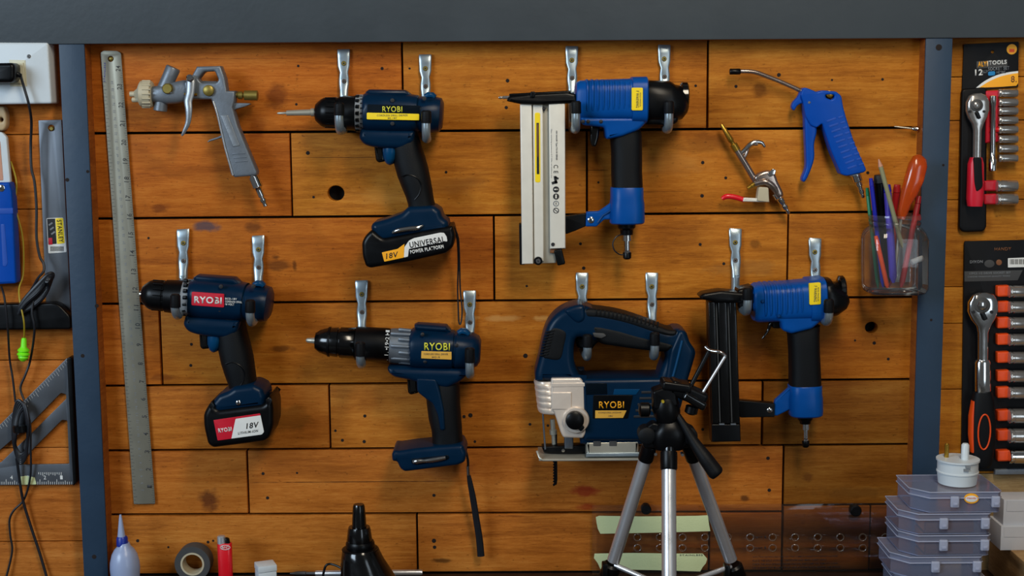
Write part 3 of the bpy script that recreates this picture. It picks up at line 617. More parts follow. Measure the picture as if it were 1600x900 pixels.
nz = poly('nose_plate', rnd([(791, 158), (795, 150.5), (830, 146.5), (886, 143.5), (900, 147), (902, 161), (840, 164), (815, 163)], 3), NC-.012, NC+.026, 'black_plastic', t, .004, ref=NC+.02)
tube('contact_arm', [(796, 149, NC+.02), (832, 147, NC+.024), (892, 144, NC+.024)], 2.6, 'black_gloss', nz, 8, 1); poly('nose_catch', rnd(rect(829, 143, 836, 152), 1.5), NC+.01, NC+.029, 'black_plastic', nz, .001)
spin('nail_tip', (779, 152.5, NC+.01), (800, 152, NC+.01), [(0, 1.6), (3, 2.6), (5, 1.8), (8, 2.6), (18, 2.6)], 'chrome_dark', t, 10)
mg = poly('magazine', [(813, 163), (883, 161.5), (883.5, 389), (868, 389), (869, 411), (815.5, 413)], NC-.008, NC+.014, 'cream_shade', t, .001, ref=NC+.014)
poly('magazine_rail', [(812.5, 163), (831, 162.5), (833.5, 412.5), (815.5, 413)], NC+.012, NC+.021, 'cream_metal', mg, .0016)
poly('magazine_rail', [(832.5, 162.5), (848, 162.3), (849.5, 408), (834.5, 409)], NC+.012, NC+.0185, 'cream_metal', mg, .0012)
poly('magazine_cover', [(857.5, 162), (883, 161.5), (883.6, 388), (859.5, 389)], NC+.012, NC+.0225, 'cream_metal', mg, .0015)
poly('magazine_back_rail', rnd([(811, 350), (818, 350), (820, 414), (812, 414)], 2), NC-.01, NC+.012, 'black_plastic', mg, .001)
ys_ = poly('yellow_sticker', rnd([(835.5, 176), (844, 176), (844.5, 285), (836, 285)], 3), NC+.018, NC+.0188, 'yellow', mg, .0001)
poly('sticker_slot', [(838.2, 192), (842, 192), (842.6, 272), (838.8, 272)], NC+.0186, NC+.0192, 'ink', mg, .0001)
poly('sticker_slot', [(839.4, 194), (840.8, 194), (841.2, 245), (839.8, 245)], NC+.019, NC+.0194, 'print_brown', mg, .0001)
knob('magazine_pin', 849.5, 170, [(NC+.013, 3.3), (NC+.018, 3.3), (NC+.0185, 2)], 'ink', mg, 14)
MFr = NC+.0226
text('small_print', 'AIR NAILER Type F32-50 SERIES', 869.5, 227, 46, 3, MFr, 'ink_grey', mg, -90, .02); text('small_print', 'Max. working pressure 0.7 MPa, oil before use', 861.5, 240, 76, 2.2, MFr, 'print_grey', mg, -90)
text('small_print', 'C E', 868.5, 264, 13, 7, MFr, 'ink_grey', mg, -90, .01)
boxes('warning_symbol', [(slant(868, 281, 4, 12, 10), MFr-.001, MFr+.0003), (slant(866.5, 285, 9, 4, 20), MFr-.001, MFr+.0003), (slant(870, 278, 6, 3, -30), MFr-.001, MFr+.0003)], 'ink', mg)
for yy in (296, 307): knob('warning_symbol', 868.8, yy, [(MFr-.001, 4.8), (MFr+.0003, 4.8)], 'ink', mg, 18)
text('warning_symbol', 'i', 868.8, 296, 2.4, 6, MFr+.0003, 'cream_metal', mg, -90, .02); boxes('warning_symbol', [(slant(868.8, 307, 2.4, 6, 0), MFr, MFr+.0006)], 'cream_metal', mg)
for yy, mm in ((318, 'print_grey'), (329, 'ink_grey')):
    c = W(868.8, yy, MFr); k = K(868.8, yy, MFr)
    tube('warning_symbol', [c+Vector((4*k*math.cos(q*.5236), 0, 4*k*math.sin(q*.5236))) for q in range(12)], .0006, mm, mg, 5, 1, closed=True, world=True)
boxes('warning_symbol', [(slant(868.8, 329, 7, 1.2, -40), MFr-.0005, MFr+.0003), (slant(868.8, 318, 1.2, 4, 0), MFr-.0005, MFr+.0003)], 'ink_grey', mg)
bt = knob('magazine_bolt', 841, 408, [(NC+.016, 6.5), (NC+.024, 6.5), (NC+.0248, 5.5)], 'black_plastic', t, 20); knob('bolt_core', 841, 408, [(NC+.0247, 4), (NC+.0256, 3.6)], 'chrome', bt, 16); knob('bolt_socket', 841, 408, [(NC+.0255, 1.7), (NC+.026, 1.7)], 'ink', bt, 6)
knob('cover_screw', 864, 382, [(NC+.021, 3.2), (NC+.0235, 2.8)], 'ink', mg, 14)
poly('magazine_latch', rnd(slant(874.5, 402, 13, 25, 14), 3), NC+.002, NC+.021, 'black_plastic', t, .002); poly('latch_block', rect(859.5, 389, 873, 395.5), NC, NC+.018, 'print_brown', mg, .001)
poly('trigger', rnd([(922, 195), (937, 195), (935, 215), (931, 229), (924, 229), (921, 220)], 3), NC-.008, NC+.009, 'black_gloss', t, .003, ref=NC)
loft('grip', [(975, 203, 26, .022, NC, 3.2), (978, 215, 24.5, .0225, NC, 3), (979, 235, 24, .0225, NC, 2.8), (979, 270, 24, .0225, NC, 2.8), (980, 294, 24, .0225, NC, 3)], 'grip_rubber', t, 32)
hd = loft('handle_end', [(979.5, 292, 24, .0225, NC, 3), (979.5, 294, 25.5, .0235, NC, 3), (979.5, 310, 25.5, .0235, NC, 3), (979.5, 319, 27, .025, NC, 3), (979.5, 340, 27.5, .0255, NC, 3), (979.5, 347, 27, .025, NC, 3), (979.5, 349, 25, .023, NC, 3)], 'nailer_blue', t, 32)
poly('brace_arm', rnd([(960, 310), (953, 318), (936, 330), (916, 331), (915, 354), (932, 354), (944, 343), (960, 343)], 2), NC-.004, NC+.008, 'nailer_blue', t, .002, ref=NC+.006)
tube('brace_arm_rib', [(934, 348, NC+.008), (942, 337, NC+.008), (956, 328, NC+.009)], 1.8, 'nailer_blue_deep', hd, 8, 1)
poly('brace_link', rnd([(880, 338), (916, 333), (916, 353), (900, 360), (884, 366)], 1.5), NC-.008, NC+.004, 'black_plastic', t, .001, ref=NC+.002); screw(923.5, 344, NC+.008, 5, t)
fitting(t, 979, 350, 367, 396, 405, 6.5)
tube('cap_tether', [(973, 366, NC+.004), (963, 370, NC+.008), (957.5, 380, NC+.01), (960, 391, NC+.01), (968, 397.5, NC+.006), (974, 398, NC+.004)], 1.1, 'cable', t, 6, 5)
# -- nail gun with black magazine
t = thing('nail_gun', 'blue pneumatic nail gun with a narrow black magazine behind the phone tripod', 'nail gun', (1258, 690, NC), 'pneumatic nail guns hung on hooks')
rt = math.radians(3)
def TT(x, y): return (1230+(x-1230)*math.cos(-.045)-(y-470)*math.sin(-.045), 470+(x-1230)*math.sin(-.045)+(y-470)*math.cos(-.045))
hs = loft('cylinder_body', [(1173, 470, 21, .021, NC, 3.4), (1175, 470, 27, .027, NC, 3.4), (1181, 470, 30, .030, NC, 3.6), (1220, 470, 30.5, .031, NC, 3.6), (1260, 469, 31.5, .032, NC, 3.6), (1261, 469, 34, .0335, NC, 4), (1284, 469, 35, .034, NC, 4), (1286, 469, 32, .032, NC, 4)], 'nailer_blue', t, 40, T=TT)
for i in range(8):
    x = 1190+i*8; loft('cooling_fin', [(x-1.8, 467, 27, .0312, NC, 3.6), (x-1, 467, 28, .0328, NC, 3.6), (x+1, 467, 28, .0328, NC, 3.6), (x+1.8, 467, 27, .0312, NC, 3.6)], 'nailer_blue', hs, 36, T=TT)
poly('valve_housing', rnd([(1181, 492), (1286, 488), (1286, 498), (1268, 513), (1236, 521), (1222, 516), (1219, 502), (1186, 499)], 4), NC-.024, NC+.027, 'nailer_blue', t, .005, ref=NC+.02)
for x, y in ((1192, 471), (1217, 494)): knob('body_bolt', x, y, [(NC+.022, 3), (NC+.031, 3), (NC+.0322, 2)], 'nailer_blue_deep', hs, 12)
lb = poly('yellow_label', rnd([(1264.5, 443), (1282.5, 441.5), (1282.5, 475.5), (1265, 476.5)], 2), NC+.029, NC+.0347, 'yellow', t, .0002); lb['label'] = 'yellow warning label'
text('small_print', 'F WARNING', 1274, 459, 25, 4.5, NC+.0347, 'ink_grey', lb, -90, .02); text('small_print', 'READ MANUAL', 1278.5, 460, 22, 2.2, NC+.0347, 'ink_grey', lb, -90)
cp = loft('rear_cap', [(1285, 464, 29, .03, NC, 3.2), (1288, 464, 31, .031, NC, 3), (1300, 463, 30, .030, NC, 2.7), (1308, 460, 26, .026, NC, 2.4), (1312, 456, 22, .022, NC, 2.2), (1316, 453, 17, .017, NC, 2)], 'black_plastic', t, 36)
spin('exhaust_ring', (1309, 452.5, NC), (1330, 451.5, NC), [(0, 18), (1, 20), (2, 22), (8, 22), (10, 20), (10, 12), (7, 10)], 'black_gloss', t, 30)
poly('rear_block', rnd([(1286, 480), (1304, 478), (1300, 498), (1286, 502)], 4), NC-.02, NC+.02, 'black_plastic', cp, .005, ref=NC+.015)
nz = poly('nose_plate', rnd([(1092, 464), (1098, 458.5), (1126, 454), (1160, 457), (1178, 458), (1178, 474), (1122, 473), (1098, 468)], 3), NC-.012, NC+.024, 'black_plastic', t, .004, ref=NC+.02)
poly('nose_block', rnd([(1152, 452), (1176, 446), (1178, 486), (1154, 482)], 3), NC-.015, NC+.02, 'black_plastic', nz, .004, ref=NC+.015)
mg = poly('magazine', [(1105.5, 472), (1150.5, 472), (1157.5, 690), (1111.5, 690.5)], NC-.008, NC+.012, 'black_plastic', t, .001, ref=NC+.012)
for a, b_ in ((1107, 1117), (1122, 1135), (1140, 1150)):
    poly('magazine_rail', [(a, 472), (b_, 472), (b_+6, 662), (a+6, 662)], NC+.011, NC+.0185, 'black_gloss', mg, .0012)
for a in (1119, 1137.5): tube('magazine_edge', [(a, 474, NC+.0135), (a+6, 660, NC+.0135)], 1.1, 'alu_grey', mg, 6, 1)
poly('magazine_end', rnd([(1112, 663), (1156.5, 663), (1157.5, 690), (1112.5, 691)], 2), NC-.009, NC+.02, 'black_plastic', mg, .0015)
boxes('end_lip', [(rect(1124, 662, 1132, 664), NC+.018, NC+.0205), (rect(1142, 662, 1150, 664), NC+.018, NC+.0205)], 'alu_grey', mg)
tube('trigger', [(1212, 500, NC), (1204, 506, NC), (1200, 516, NC), (1195, 524, NC+.002), (1191, 529, NC+.002)], [4.5, 3.6, 2.4, 1.8, 1.3], 'black_gloss', t, 10, 4)
poly('trigger_root', rnd(rect(1206, 498, 1219, 512), 3), NC-.008, NC+.008, 'black_plastic', t, .002, ref=NC)
loft('grip', [(1254, 510, 26, .021, NC, 3.2), (1255, 522, 24, .0225, NC, 3), (1256, 545, 23.5, .0225, NC, 2.8), (1257, 575, 24, .0225, NC, 2.8), (1257.5, 602, 24.5, .0225, NC, 3)], 'grip_rubber', t, 32)
hd = loft('handle_end', [(1257.5, 600, 24, .0225, NC, 3), (1257.5, 602, 25.5, .0235, NC, 3), (1257.5, 614, 25.5, .0235, NC, 3), (1257.5, 620, 26.5, .0245, NC, 3), (1258, 640, 26.5, .0245, NC, 3), (1258, 646, 26, .024, NC, 3), (1258, 648, 24, .022, NC, 3)], 'nailer_blue', t, 32)
poly('brace_arm', rnd([(1238, 602), (1211, 626), (1208, 649), (1214, 650), (1238, 638)], 2), NC-.004, NC+.007, 'nailer_blue', t, .002, ref=NC+.006)
poly('brace_link', rnd([(1152, 625), (1210, 630), (1210, 651), (1156, 652)], 2), NC-.006, NC+.009, 'black_plastic', t, .001, ref=NC+.006); screw(1203, 641.5, NC+.0095, 4.3, t)
fitting(t, 1258, 649, 662, 690, 699, 5.5)
# ------------------------------------------------------------------ JIGSAW
JC = .050
t = thing('jigsaw', 'dark blue cordless jigsaw with a silver nose and a big black dial', 'jigsaw', (930, 720, JC))
hole = crom([(899, 528), (915, 526), (945, 534), (1000, 541), (1036, 547), (1030, 578), (1020, 588), (960, 589), (916, 590), (902, 578), (896, 556)], 4)
outer = crom([(836, 592), (836, 580), (842, 555), (849, 522), (857, 502), (870, 487), (888, 477), (908, 474), (935, 483), (972, 489), (1012, 502), (1042, 514), (1056, 511), (1070, 516), (1076, 532), (1085, 547), (1081, 566), (1072, 596), (1060, 640), (1040, 672),
              (1010, 690), (960, 692), (915, 692)], 4, False)+[(906, 690), (905, 660), (905, 640), (904, 593), (880, 592)]
bd = poly('body', outer, JC-.031, JC+.031, 'teal', t, .010, [hole], ref=JC+.012, bres=4)
poly('handle_top_grip', crom([(914, 483), (936, 483), (972, 489), (1012, 502), (1042, 514), (1057, 516), (1052, 526), (1020, 520), (980, 507), (940, 498), (916, 496)], 4), JC-.018, JC+.0315, 'grip_rubber', t, .005, ref=JC+.026)
poly('handle_lower_grip', crom([(925, 508), (960, 512), (1000, 523), (1048, 534), (1054, 541), (1042, 549), (1010, 547), (965, 541), (935, 534)], 4), JC-.02, JC+.0318, 'grip_rubber', t, .006, ref=JC+.026)
for i in range(16):
    x = 932+i*6.4; y = 488+(x-932)*.14+((x-932)/100)**2*6.5; poly('grip_ridge', slant(x, y, 2.2, 9, -10), JC+.029, JC+.0328, 'rubber', bd, .0006)
fg = poly('nose_grip', crom([(862, 512), (876, 512), (886, 520), (883, 540), (876, 562), (856, 562), (848, 556), (853, 532)], 4), JC-.02, JC+.0318, 'grip_rubber', t, .004, ref=JC+.028)
for i in range(9): poly('grip_ridge', slant(859-i*1.2, 518+i*4.6, 14, 1.8, 12), JC+.029, JC+.0332, 'rubber', fg, .0005)
poly('collar', crom([(882, 487), (892, 479), (910, 476), (915, 484), (914, 500), (900, 505)], 3), JC-.032, JC+.033, 'teal', bd, .006, ref=JC+.028)
poly('trigger', rnd([(898, 527), (935, 524), (938, 532), (930, 538), (924, 548), (902, 543)], 4), JC-.012, JC+.014, 'black_plastic', t, .004, ref=JC+.01)
poly('trigger_lock', rnd([(926, 520), (944, 521), (948, 525), (940, 529), (928, 527)], 2), JC+.024, JC+.0335, 'ink_grey', t, .001)
poly('rear_case', rnd([(1046, 545), (1060, 514), (1070, 516), (1076, 532), (1085, 547), (1080, 568), (1070, 604), (1058, 640), (1030, 640)], 5), JC-.034, JC+.034, 'teal', t, .006, ref=JC+.025)
tube('rear_case_rib', [(1066, 532, JC+.034), (1056, 572, JC+.034), (1044, 615, JC+.0345)], 2, 'teal_light', bd, 8, 1)
poly('motor_case', rnd([(908, 592), (1042, 590), (1048, 600), (1044, 660), (1030, 688), (912, 688)], 6), JC-.035, JC+.0355, 'teal', t, .006, ref=JC+.03)
JF = JC+.0362
for p, mm in (([(916, 599), (948, 599), (949, 616), (916, 617)], 'teal_dark'), ([(960, 608), (1000, 608), (994, 617), (958, 617)], 'teal_light')): poly('case_panel', p, JF-.003, JF, mm, bd, .0006)
for i in range(5): poly('vent_slot', slant(1020-i*3, 613+i*9.5, 36, 4.2, 1), JF-.004, JF, 'ink', bd, .001)
lp = poly('label_panel', rnd([(927, 617.5), (989, 617.5), (981, 654), (926, 654)], 2), JF-.003, JF+.0002, 'black_plastic', t, .0003)
text('brand_lettering', 'RYOBI', 955.5, 632.5, 39, 11, JF+.0002, 'lime_text', lp, 0, .02)
bpy.data.objects[lp.children[0].name].data.materials[0] = M['amber']
gs = poly('gold_label', rnd([(930, 641.5), (979, 641.5), (973.5, 653), (930, 653.5)], .6), JF-.001, JF+.0006, 'gold_strip', t, .0002); gs['label'] = 'gold label strip with small print'
text('small_print', 'CORDLESS JIGSAW', 953, 645, 36, 2.8, JF+.0006, 'ink_grey', gs); text('small_print', '18V', 954, 650, 7, 2.4, JF+.0006, 'ink_grey', gs)
ns = loft('gear_nose', [(852, 591, 16, .028, JC, 2.6), (854, 600, 18, .030, JC, 2.6), (856, 615, 19, .030, JC, 2.6), (859, 628, 20, .029, JC, 2.6), (862, 638, 19, .027, JC, 2.6), (865, 643, 14, .022, JC, 2.6)], 'jig_silver', t, 36, tang=(0, 0, -1))
for i in range(5): loft('nose_rib', [(852+i*1.8, 594+i*9.4, 16.8+i*.6, .0295, JC, 2.5), (852+i*1.8, 596+i*9.4, 17.8+i*.6, .0312, JC, 2.5), (853+i*1.8, 600.5+i*9.4, 17.8+i*.6, .0312, JC, 2.5), (853+i*1.8, 602.5+i*9.4, 16.8+i*.6, .0295, JC, 2.5)], 'jig_silver', ns, 30, tang=(0, 0, -1))
gf = poly('gear_cover', rnd([(861, 591), (907, 590.5), (914, 600), (914.5, 640), (921, 650), (922, 660), (917, 675), (911, 685), (880, 684), (876, 676), (866, 645), (861, 640)], 3), JC-.022, JC+.0345, 'jig_silver', t, .003, ref=JC+.034)
poly('cover_step', rnd([(862, 613), (893, 613), (893, 640), (862, 640)], 1.5), JC+.033, JC+.0358, 'jig_silver', gf, .0012)
poly('cover_step', rnd([(862, 599), (914, 598), (914, 604), (862, 605)], 1), JC+.033, JC+.0352, 'jig_silver', gf, .0006)
dl = knob('orbit_dial', 900, 657, [(JC+.032, 21), (JC+.0375, 21), (JC+.0395, 19.5), (JC+.0395, 16)], 'jig_silver', t, 40)
d2 = knob('dial_knob', 898.5, 658, [(JC+.038, 14.8), (JC+.046, 14.2), (JC+.0475, 12)], 'black_plastic', dl, 36); poly('dial_pointer', rnd(slant(907.5, 668.5, 9, 9, 45), 2), JC+.039, JC+.0465, 'black_plastic', dl, .001)
tube('blade_guard', [(848, 640, JC+.01), (849, 660, JC+.01), (852, 702, JC+.01)], 1.5, 'steel_dull', t, 8, 2)
spin('plunger', (863, 655, JC), (866, 700, JC), [(0, 4), (16, 4), (17, 6), (24, 6), (25, 3.5), (40, 3.5)], 'steel', t, 16)
pts = [(863, 676), (870.5, 676), (871, 750), (870, 757), (864.5, 760)]
for i in range(9): pts += [(863.5, 757-i*4.4), (865.8, 754.4-i*4.4)]
bl = poly('saw_blade', pts, JC-.0006, JC+.0006, 'steel_dull', t, .0002); bl.data.materials[0] = M['black_plastic']
poly('blade_support', rnd([(846, 698), (916, 696), (918, 708), (900, 712), (850, 708)], 2), JC-.01, JC+.01, 'black_plastic', t, .002, ref=JC+.01)
knob('support_screw', 880, 704, [(JC+.008, 3), (JC+.012, 2.6)], 'chrome', t, 12)
poly('support_arm', rnd(rect(882, 682, 896, 702), 2), JC-.008, JC+.012, 'steel_dull', t, .002)
sh = W(842, 716, JC+.036); s2 = W(1020, 716, JC+.036); a = W(842, 721, JC+.036).z; b_ = W(842, 713, JC+.036).z
wbox('base_plate', (sh.x, -JC-.034, a), (s2.x, -JC+.034, a+.003), 'steel', t, .0008)
tube('base_rim', [(839, 705, JC+.026), (843, 715, JC+.033), (848, 719, JC+.034), (1016, 718, JC+.034)], 1.7, 'steel', t, 8, 1)
ch = poly('base_channel', rnd([(916, 690), (998, 688), (998, 713), (916, 714)], 1.5), JC-.028, JC+.030, 'steel', t, .004, ref=JC+.03)
poly('channel_fold', rnd([(916, 708), (999, 707), (999, 713.5), (916, 714.5)], .8), JC+.028, JC+.0335, 'galvanised', ch, .001)
for x in (933, 958): poly('channel_slot', rnd(rect(x-6, 689, x+6, 697), 1.5), JC+.026, JC+.0306, 'ink_grey', ch, .0004)
# ------------------------------------------------------------------ STEEL RULER
t = thing('steel_ruler', 'long worn steel ruler with inch numbers hung at the left of the boards', 'ruler', (225, 786, .002))
mat('ruler_steel', '#8d897a', .38, .6, var=.12, scale=26)
rl = poly('ruler_blade', rnd([(157, 82), (162, 79), (183, 79.5), (189, 83), (242.5, 787), (209, 788)], 2), 0.0015, .0032, 'ruler_steel', t, .0003, [circ(173, 92, 4.5)])
knob('hanging_nail', 173, 92, [(-.004, 3.2), (.004, 3.2), (.0048, 2)], 'brass_dull', t, 14)
RF = .0032
def ruler_pt(n, u):   # inch number position: n = 24 at the top; u = 0 left edge .. 1 right edge
    ytab = {24: 107, 22: 164, 20: 222.5, 16: 338, 12: 452.5, 10: 509, 8: 568, 6: 623.5, 4: 678, 2: 733, 1: 760, 0: 787}
    ks = sorted(ytab)
    for a_, b_ in zip(ks, ks[1:]):
        if a_ <= n <= b_: y = ytab[a_]+(ytab[b_]-ytab[a_])*(n-a_)/(b_-a_); break
    xl = 157+(y-82)*(209-157)/706; xr = 189+(y-82)*(242.5-189)/706
    return xl+(xr-xl)*u, y
for n in range(1, 25):
    x, y = ruler_pt(n, .80); text('inch_number', str(n), x, y, 8.5 if n > 9 else 4.5, 7, RF, 'ink_grey', rl, 86, .01)
for n in range(2, 60):
    x, y = ruler_pt(n/2.54, .46); text('centimetre_number', str(n), x, y, 4.6 if n > 9 else 2.4, 3.6, RF, 'print_grey', rl, 86)
tk = []
for i in range(24*8):
    x, y = ruler_pt(i/8, .985); L_ = 6 if i % 8 == 0 else (4.2 if i % 4 == 0 else 2.6)
    tk.append(([(x-L_, y-.25), (x, y-.3), (x, y+.3), (x-L_, y+.25)], RF-.0003, RF+.0001))
for i in range(60*2):
    x, y = ruler_pt(i/2/2.54, .02); L_ = 5 if i % 2 == 0 else 3
    tk.append(([(x, y-.25), (x+L_, y-.3), (x+L_, y+.3), (x, y+.25)], RF-.0003, RF+.0001))
boxes('ruler_ticks', tk, 'ink_grey', rl)
text('small_print', 'STAINLESS', 163.5, 113, 30, 2.6, RF, 'pen_blue', rl, 86)
# ------------------------------------------------------------------ SPRAY GUN
SC = .028
t = thing('spray_gun', 'grey cast aluminium paint spray gun with brass knob and curved trigger', 'spray gun', (375, 300, SC))
ac = spin('air_cap', (203, 147, SC), (420, 147.5, SC), [(0, 4), (7, 4.5), (8, 6), (12, 9), (16, 18), (18, 20.5), (28, 21), (34, 20.5), (36, 18)], 'bone_plastic', t, 32)
for i in range(9):
    a_ = math.radians(-80+i*20); k = K(225, 147, SC); yy = 147-21*math.sin(a_); dd = SC+21*k*math.cos(a_)
    tube('cap_knurl', [(222, yy, dd), (235, yy, dd)], 1.3, 'bone_plastic', ac, 6, 1)
spin('fluid_nipple', (206, 156, SC+.004), (215, 156, SC+.004), [(0, 2.5), (1, 4), (12, 4)], 'bone_plastic', ac, 12)
hd = loft('gun_head', [(238, 147.5, 12, .010, SC), (250, 147.5, 14, .012, SC), (262, 147, 16, .012, SC), (275, 145, 17, .011, SC), (290, 142, 17, .011, SC), (303, 141, 15, .010, SC), (340, 141, 14, .009, SC)], 'alu_grey', t, 28, 2.8)
spin('cup_port', (255, 142, SC), (270, 108, SC), [(0, 11), (22, 11), (38, 11.5), (40, 10.5), (40, 7)], 'alu_grey', t, 24)
spin('lower_port', (253, 150, SC), (250, 175, SC), [(0, 10), (20, 10.5), (23, 10.5), (24, 8)], 'alu_grey', t, 24)
knob('needle_screw', 261, 138.5, [(SC, 8.5), (SC+.014, 8.5), (SC+.0155, 7)], 'brass_dull', t, 22, sides=10); knob('cap_screw', 266, 144, [(SC+.010, 3), (SC+.0145, 2)], 'chrome', t, 10)
fr = poly('frame', [(296, 126), (308, 104), (345, 103), (352, 122), (355, 142), (368, 142), (367, 158), (364, 167), (372, 196), (402, 268), (401, 274), (367, 277), (361, 272), (335, 165), (330, 155), (302, 155), (290, 148), (288, 128)], SC-.010, SC+.011, 'alu_grey', t, .003, [rnd([(310, 123), (319, 112), (336, 111), (342, 125), (338, 129), (315, 129)], 3)], ref=SC+.008)
poly('grip_panel', rnd([(344, 180), (356, 180), (375, 228), (364, 230)], 2), SC+.0095, SC+.0118, 'alu_cast', fr, .0008)
for i in range(3): poly('grip_ridge', slant(373+i*2, 240+i*6, 20, 2, 3), SC+.0095, SC+.0116, 'alu_grey', fr, .0004)
tube('frame_edge', [(333, 158, SC+.0105), (340, 180, SC+.0112), (352, 232, SC+.0112), (364, 274, SC+.011)], 1.6, 'alu_cast', fr, 8, 4)
poly('guard_spur', crom([(352, 213), (344, 216), (328, 221), (324, 222), (328, 218), (340, 214), (350, 209)], 4), SC-.003, SC+.004, 'alu_grey', t, .001)
poly('rear_spur', crom([(364, 162), (378, 161), (391, 162), (384, 166), (370, 170), (364, 172)], 4), SC-.004, SC+.005, 'alu_grey', t, .001)
knob('pivot_bolt', 325, 141.5, [(SC+.008, 9), (SC+.0145, 8.5), (SC+.016, 6)], 'brass_dull', t, 20)
spin('fluid_knob', (366, 148.5, SC), (410, 149.5, SC), [(0, 4), (6, 4), (6, 6), (13, 6), (13, 3.5), (15, 3.5), (16, 7.5), (36, 8), (37, 6.5)], 'brass_dull', t, 18)
tg = tube('trigger', [(297, 118, SC+.014), (298, 128, SC+.016), (297, 145, SC+.018), (294, 158, SC+.020), (295, 172, SC+.022), (294, 190, SC+.022), (288, 205, SC+.021), (284, 212, SC+.02)], [5, 7.5, 7, 6.5, 5.5, 4.2, 3, 1.5], 'alu_cast', t, 14, 5, .45)
knob('trigger_pin', 296, 122, [(SC+.010, 6), (SC+.022, 5.8), (SC+.0235, 4)], 'chrome', tg, 18)
spin('needle_rod', (288, 147, SC+.012), (304, 147.5, SC+.012), [(0, 2), (20, 2)], 'brass', t, 10)
nz = spin('hose_plug', (394, 272, SC), (415, 322, SC), [(0, 6), (5, 6), (5, 8.5), (22, 8.5), (24, 6), (28, 5), (38, 5), (39, 3.4), (41, 3.4), (42, 5), (46, 5), (48, 3.5), (54, 3.5), (55, 1.5)], 'chrome', t, 20)
# ------------------------------------------------------------------ AIR BLOW GUNS AND NEEDLE
BC = .018
t = thing('blow_gun', 'bright blue plastic air blow gun with a bent steel nozzle', 'blow gun', (1300, 270, BC))
tube('nozzle', [(1155, 111.5, BC), (1166, 111.5, BC), (1174, 112, BC), (1182, 113.5, BC), (1192, 117, BC), (1220, 128, BC), (1256, 144, BC)], 3.4, 'nickel', t, 12, 4)
spin('nozzle_tip', (1140, 112, BC), (1160, 111.8, BC), [(0, 4), (1, 4.8), (16, 4.8), (17, 4)], 'black_plastic', t, 16)
bd = poly('body', rnd([(1250, 148), (1255, 136.5), (1262, 138), (1276, 144), (1284, 141), (1306, 143), (1314, 150), (1317, 168), (1322, 186), (1335, 225), (1353, 265), (1350, 269), (1322, 275), (1313, 272), (1311, 266), (1298, 236), (1288, 206), (1284, 193), (1275, 200), (1266, 196), (1258, 182), (1254, 160)], 3), BC-.012, BC+.012, 'bright_blue', t, .0022, [rnd([(1289, 148), (1303, 148), (1303, 153), (1298, 156), (1290, 153)], 2)], ref=BC+.008)
for i in range(10):
    x0, y0 = 1300+i*3.6, 187+i*8.2
    for sx_, w in ((-1, 15), (13.5, 8)): poly('grip_groove', slant(x0+sx_, y0-sx_*.3, w, 3, 20), BC+.0105, BC+.0124, 'bright_blue_deep', bd, .0004)
poly('lever', crom([(1258, 172), (1272, 190), (1276, 204), (1272, 225), (1272, 248), (1264, 272), (1257, 284), (1253, 279), (1259, 262), (1259, 240), (1258, 215), (1257, 190)], 4), BC-.009, BC+.009, 'bright_blue', t, .003, ref=BC+.006)
poly('hanging_finger', crom([(1252, 143), (1246, 152), (1239, 160), (1237, 168), (1241, 172.5), (1245, 166), (1251, 162), (1257, 160)], 4), BC-.006, BC+.007, 'bright_blue', t, .002, ref=BC+.005)
knob('body_pin', 1264.5, 160, [(BC+.010, 2.4), (BC+.0126, 2)], 'chrome', bd, 12); knob('valve_stem', 1297, 147, [(BC-.008, 5.5), (BC+.010, 5.5), (BC+.011, 3)], 'brass', t, 14)
spin('hose_plug', (1336, 270, BC), (1350, 312, BC), [(0, 8), (5, 8), (5, 8), (14, 7.8), (16, 5.5), (22, 5.5), (23, 4), (28, 4), (29, 5), (34, 4.5), (35, 3), (40, 3), (42, 1.5)], 'chrome', t, 20)
spin('plug_washer', (1334.5, 267, BC), (1350, 312, BC), [(0, 9), (6, 9)], 'white_plastic', t, 20)
t = thing('blow_gun', 'small metal air blow gun with a brass tip and a red lever', 'blow gun', (1200, 320, BC))
spin('brass_tip', (1127, 194, BC), (1152, 236, BC), [(0, 1.8), (2, 2.8), (24, 4.6), (30, 5), (32, 3.6), (36, 3.6), (37, 6.2), (48, 6.2)], 'brass', t, 18)
tube('barrel', [(1149, 231, BC), (1165, 257, BC), (1181, 284, BC)], 5.2, 'nickel', t, 16, 1)
bd = poly('valve_body', crom([(1178, 278), (1186, 270), (1200, 266), (1210, 270), (1216, 285), (1224, 303), (1216, 309), (1206, 298), (1196, 290), (1184, 290)], 4), BC-.008, BC+.009, 'nickel', t, .004, ref=BC+.006)
tube('valve_pipe', [(1180, 287, BC+.006), (1196, 284, BC+.009), (1208, 291, BC+.008), (1217, 305, BC+.004)], 4.6, 'nickel', bd, 12, 5)
poly('lock_plate', rnd([(1199, 271), (1208, 263), (1213, 266), (1211, 273), (1203, 277)], 2), BC+.006, BC+.011, 'chrome', t, .001)
tube('hanging_hook', [(1155, 243, BC), (1162, 236, BC), (1172, 226, BC), (1180, 222, BC), (1190, 223, BC), (1195, 230, BC)], [3, 3.8, 4.4, 4, 3.2, 1.8], 'chrome', t, 12, 5)
tube('hook_arm', [(1160, 250, BC), (1166, 241, BC), (1169, 232, BC), (1176, 226, BC), (1184, 225, BC)], 2.6, 'nickel', t, 10, 5)
spin('valve_button', (1167, 295, BC), (1181, 286, BC), [(0, 2), (1, 3.2), (8, 3.2), (8, 4.5), (16, 4.5)], 'brass', t, 14)
poly('lever_bracket', rnd([(1186, 292), (1201, 293), (1202, 316), (1183, 314)], 3), BC-.006, BC+.010, 'bone_plastic', t, .001)
poly('lever', rnd([(1162, 309), (1202, 311), (1202, 316), (1161, 315)], 1), BC-.006, BC+.006, 'cream_metal', t, .001)
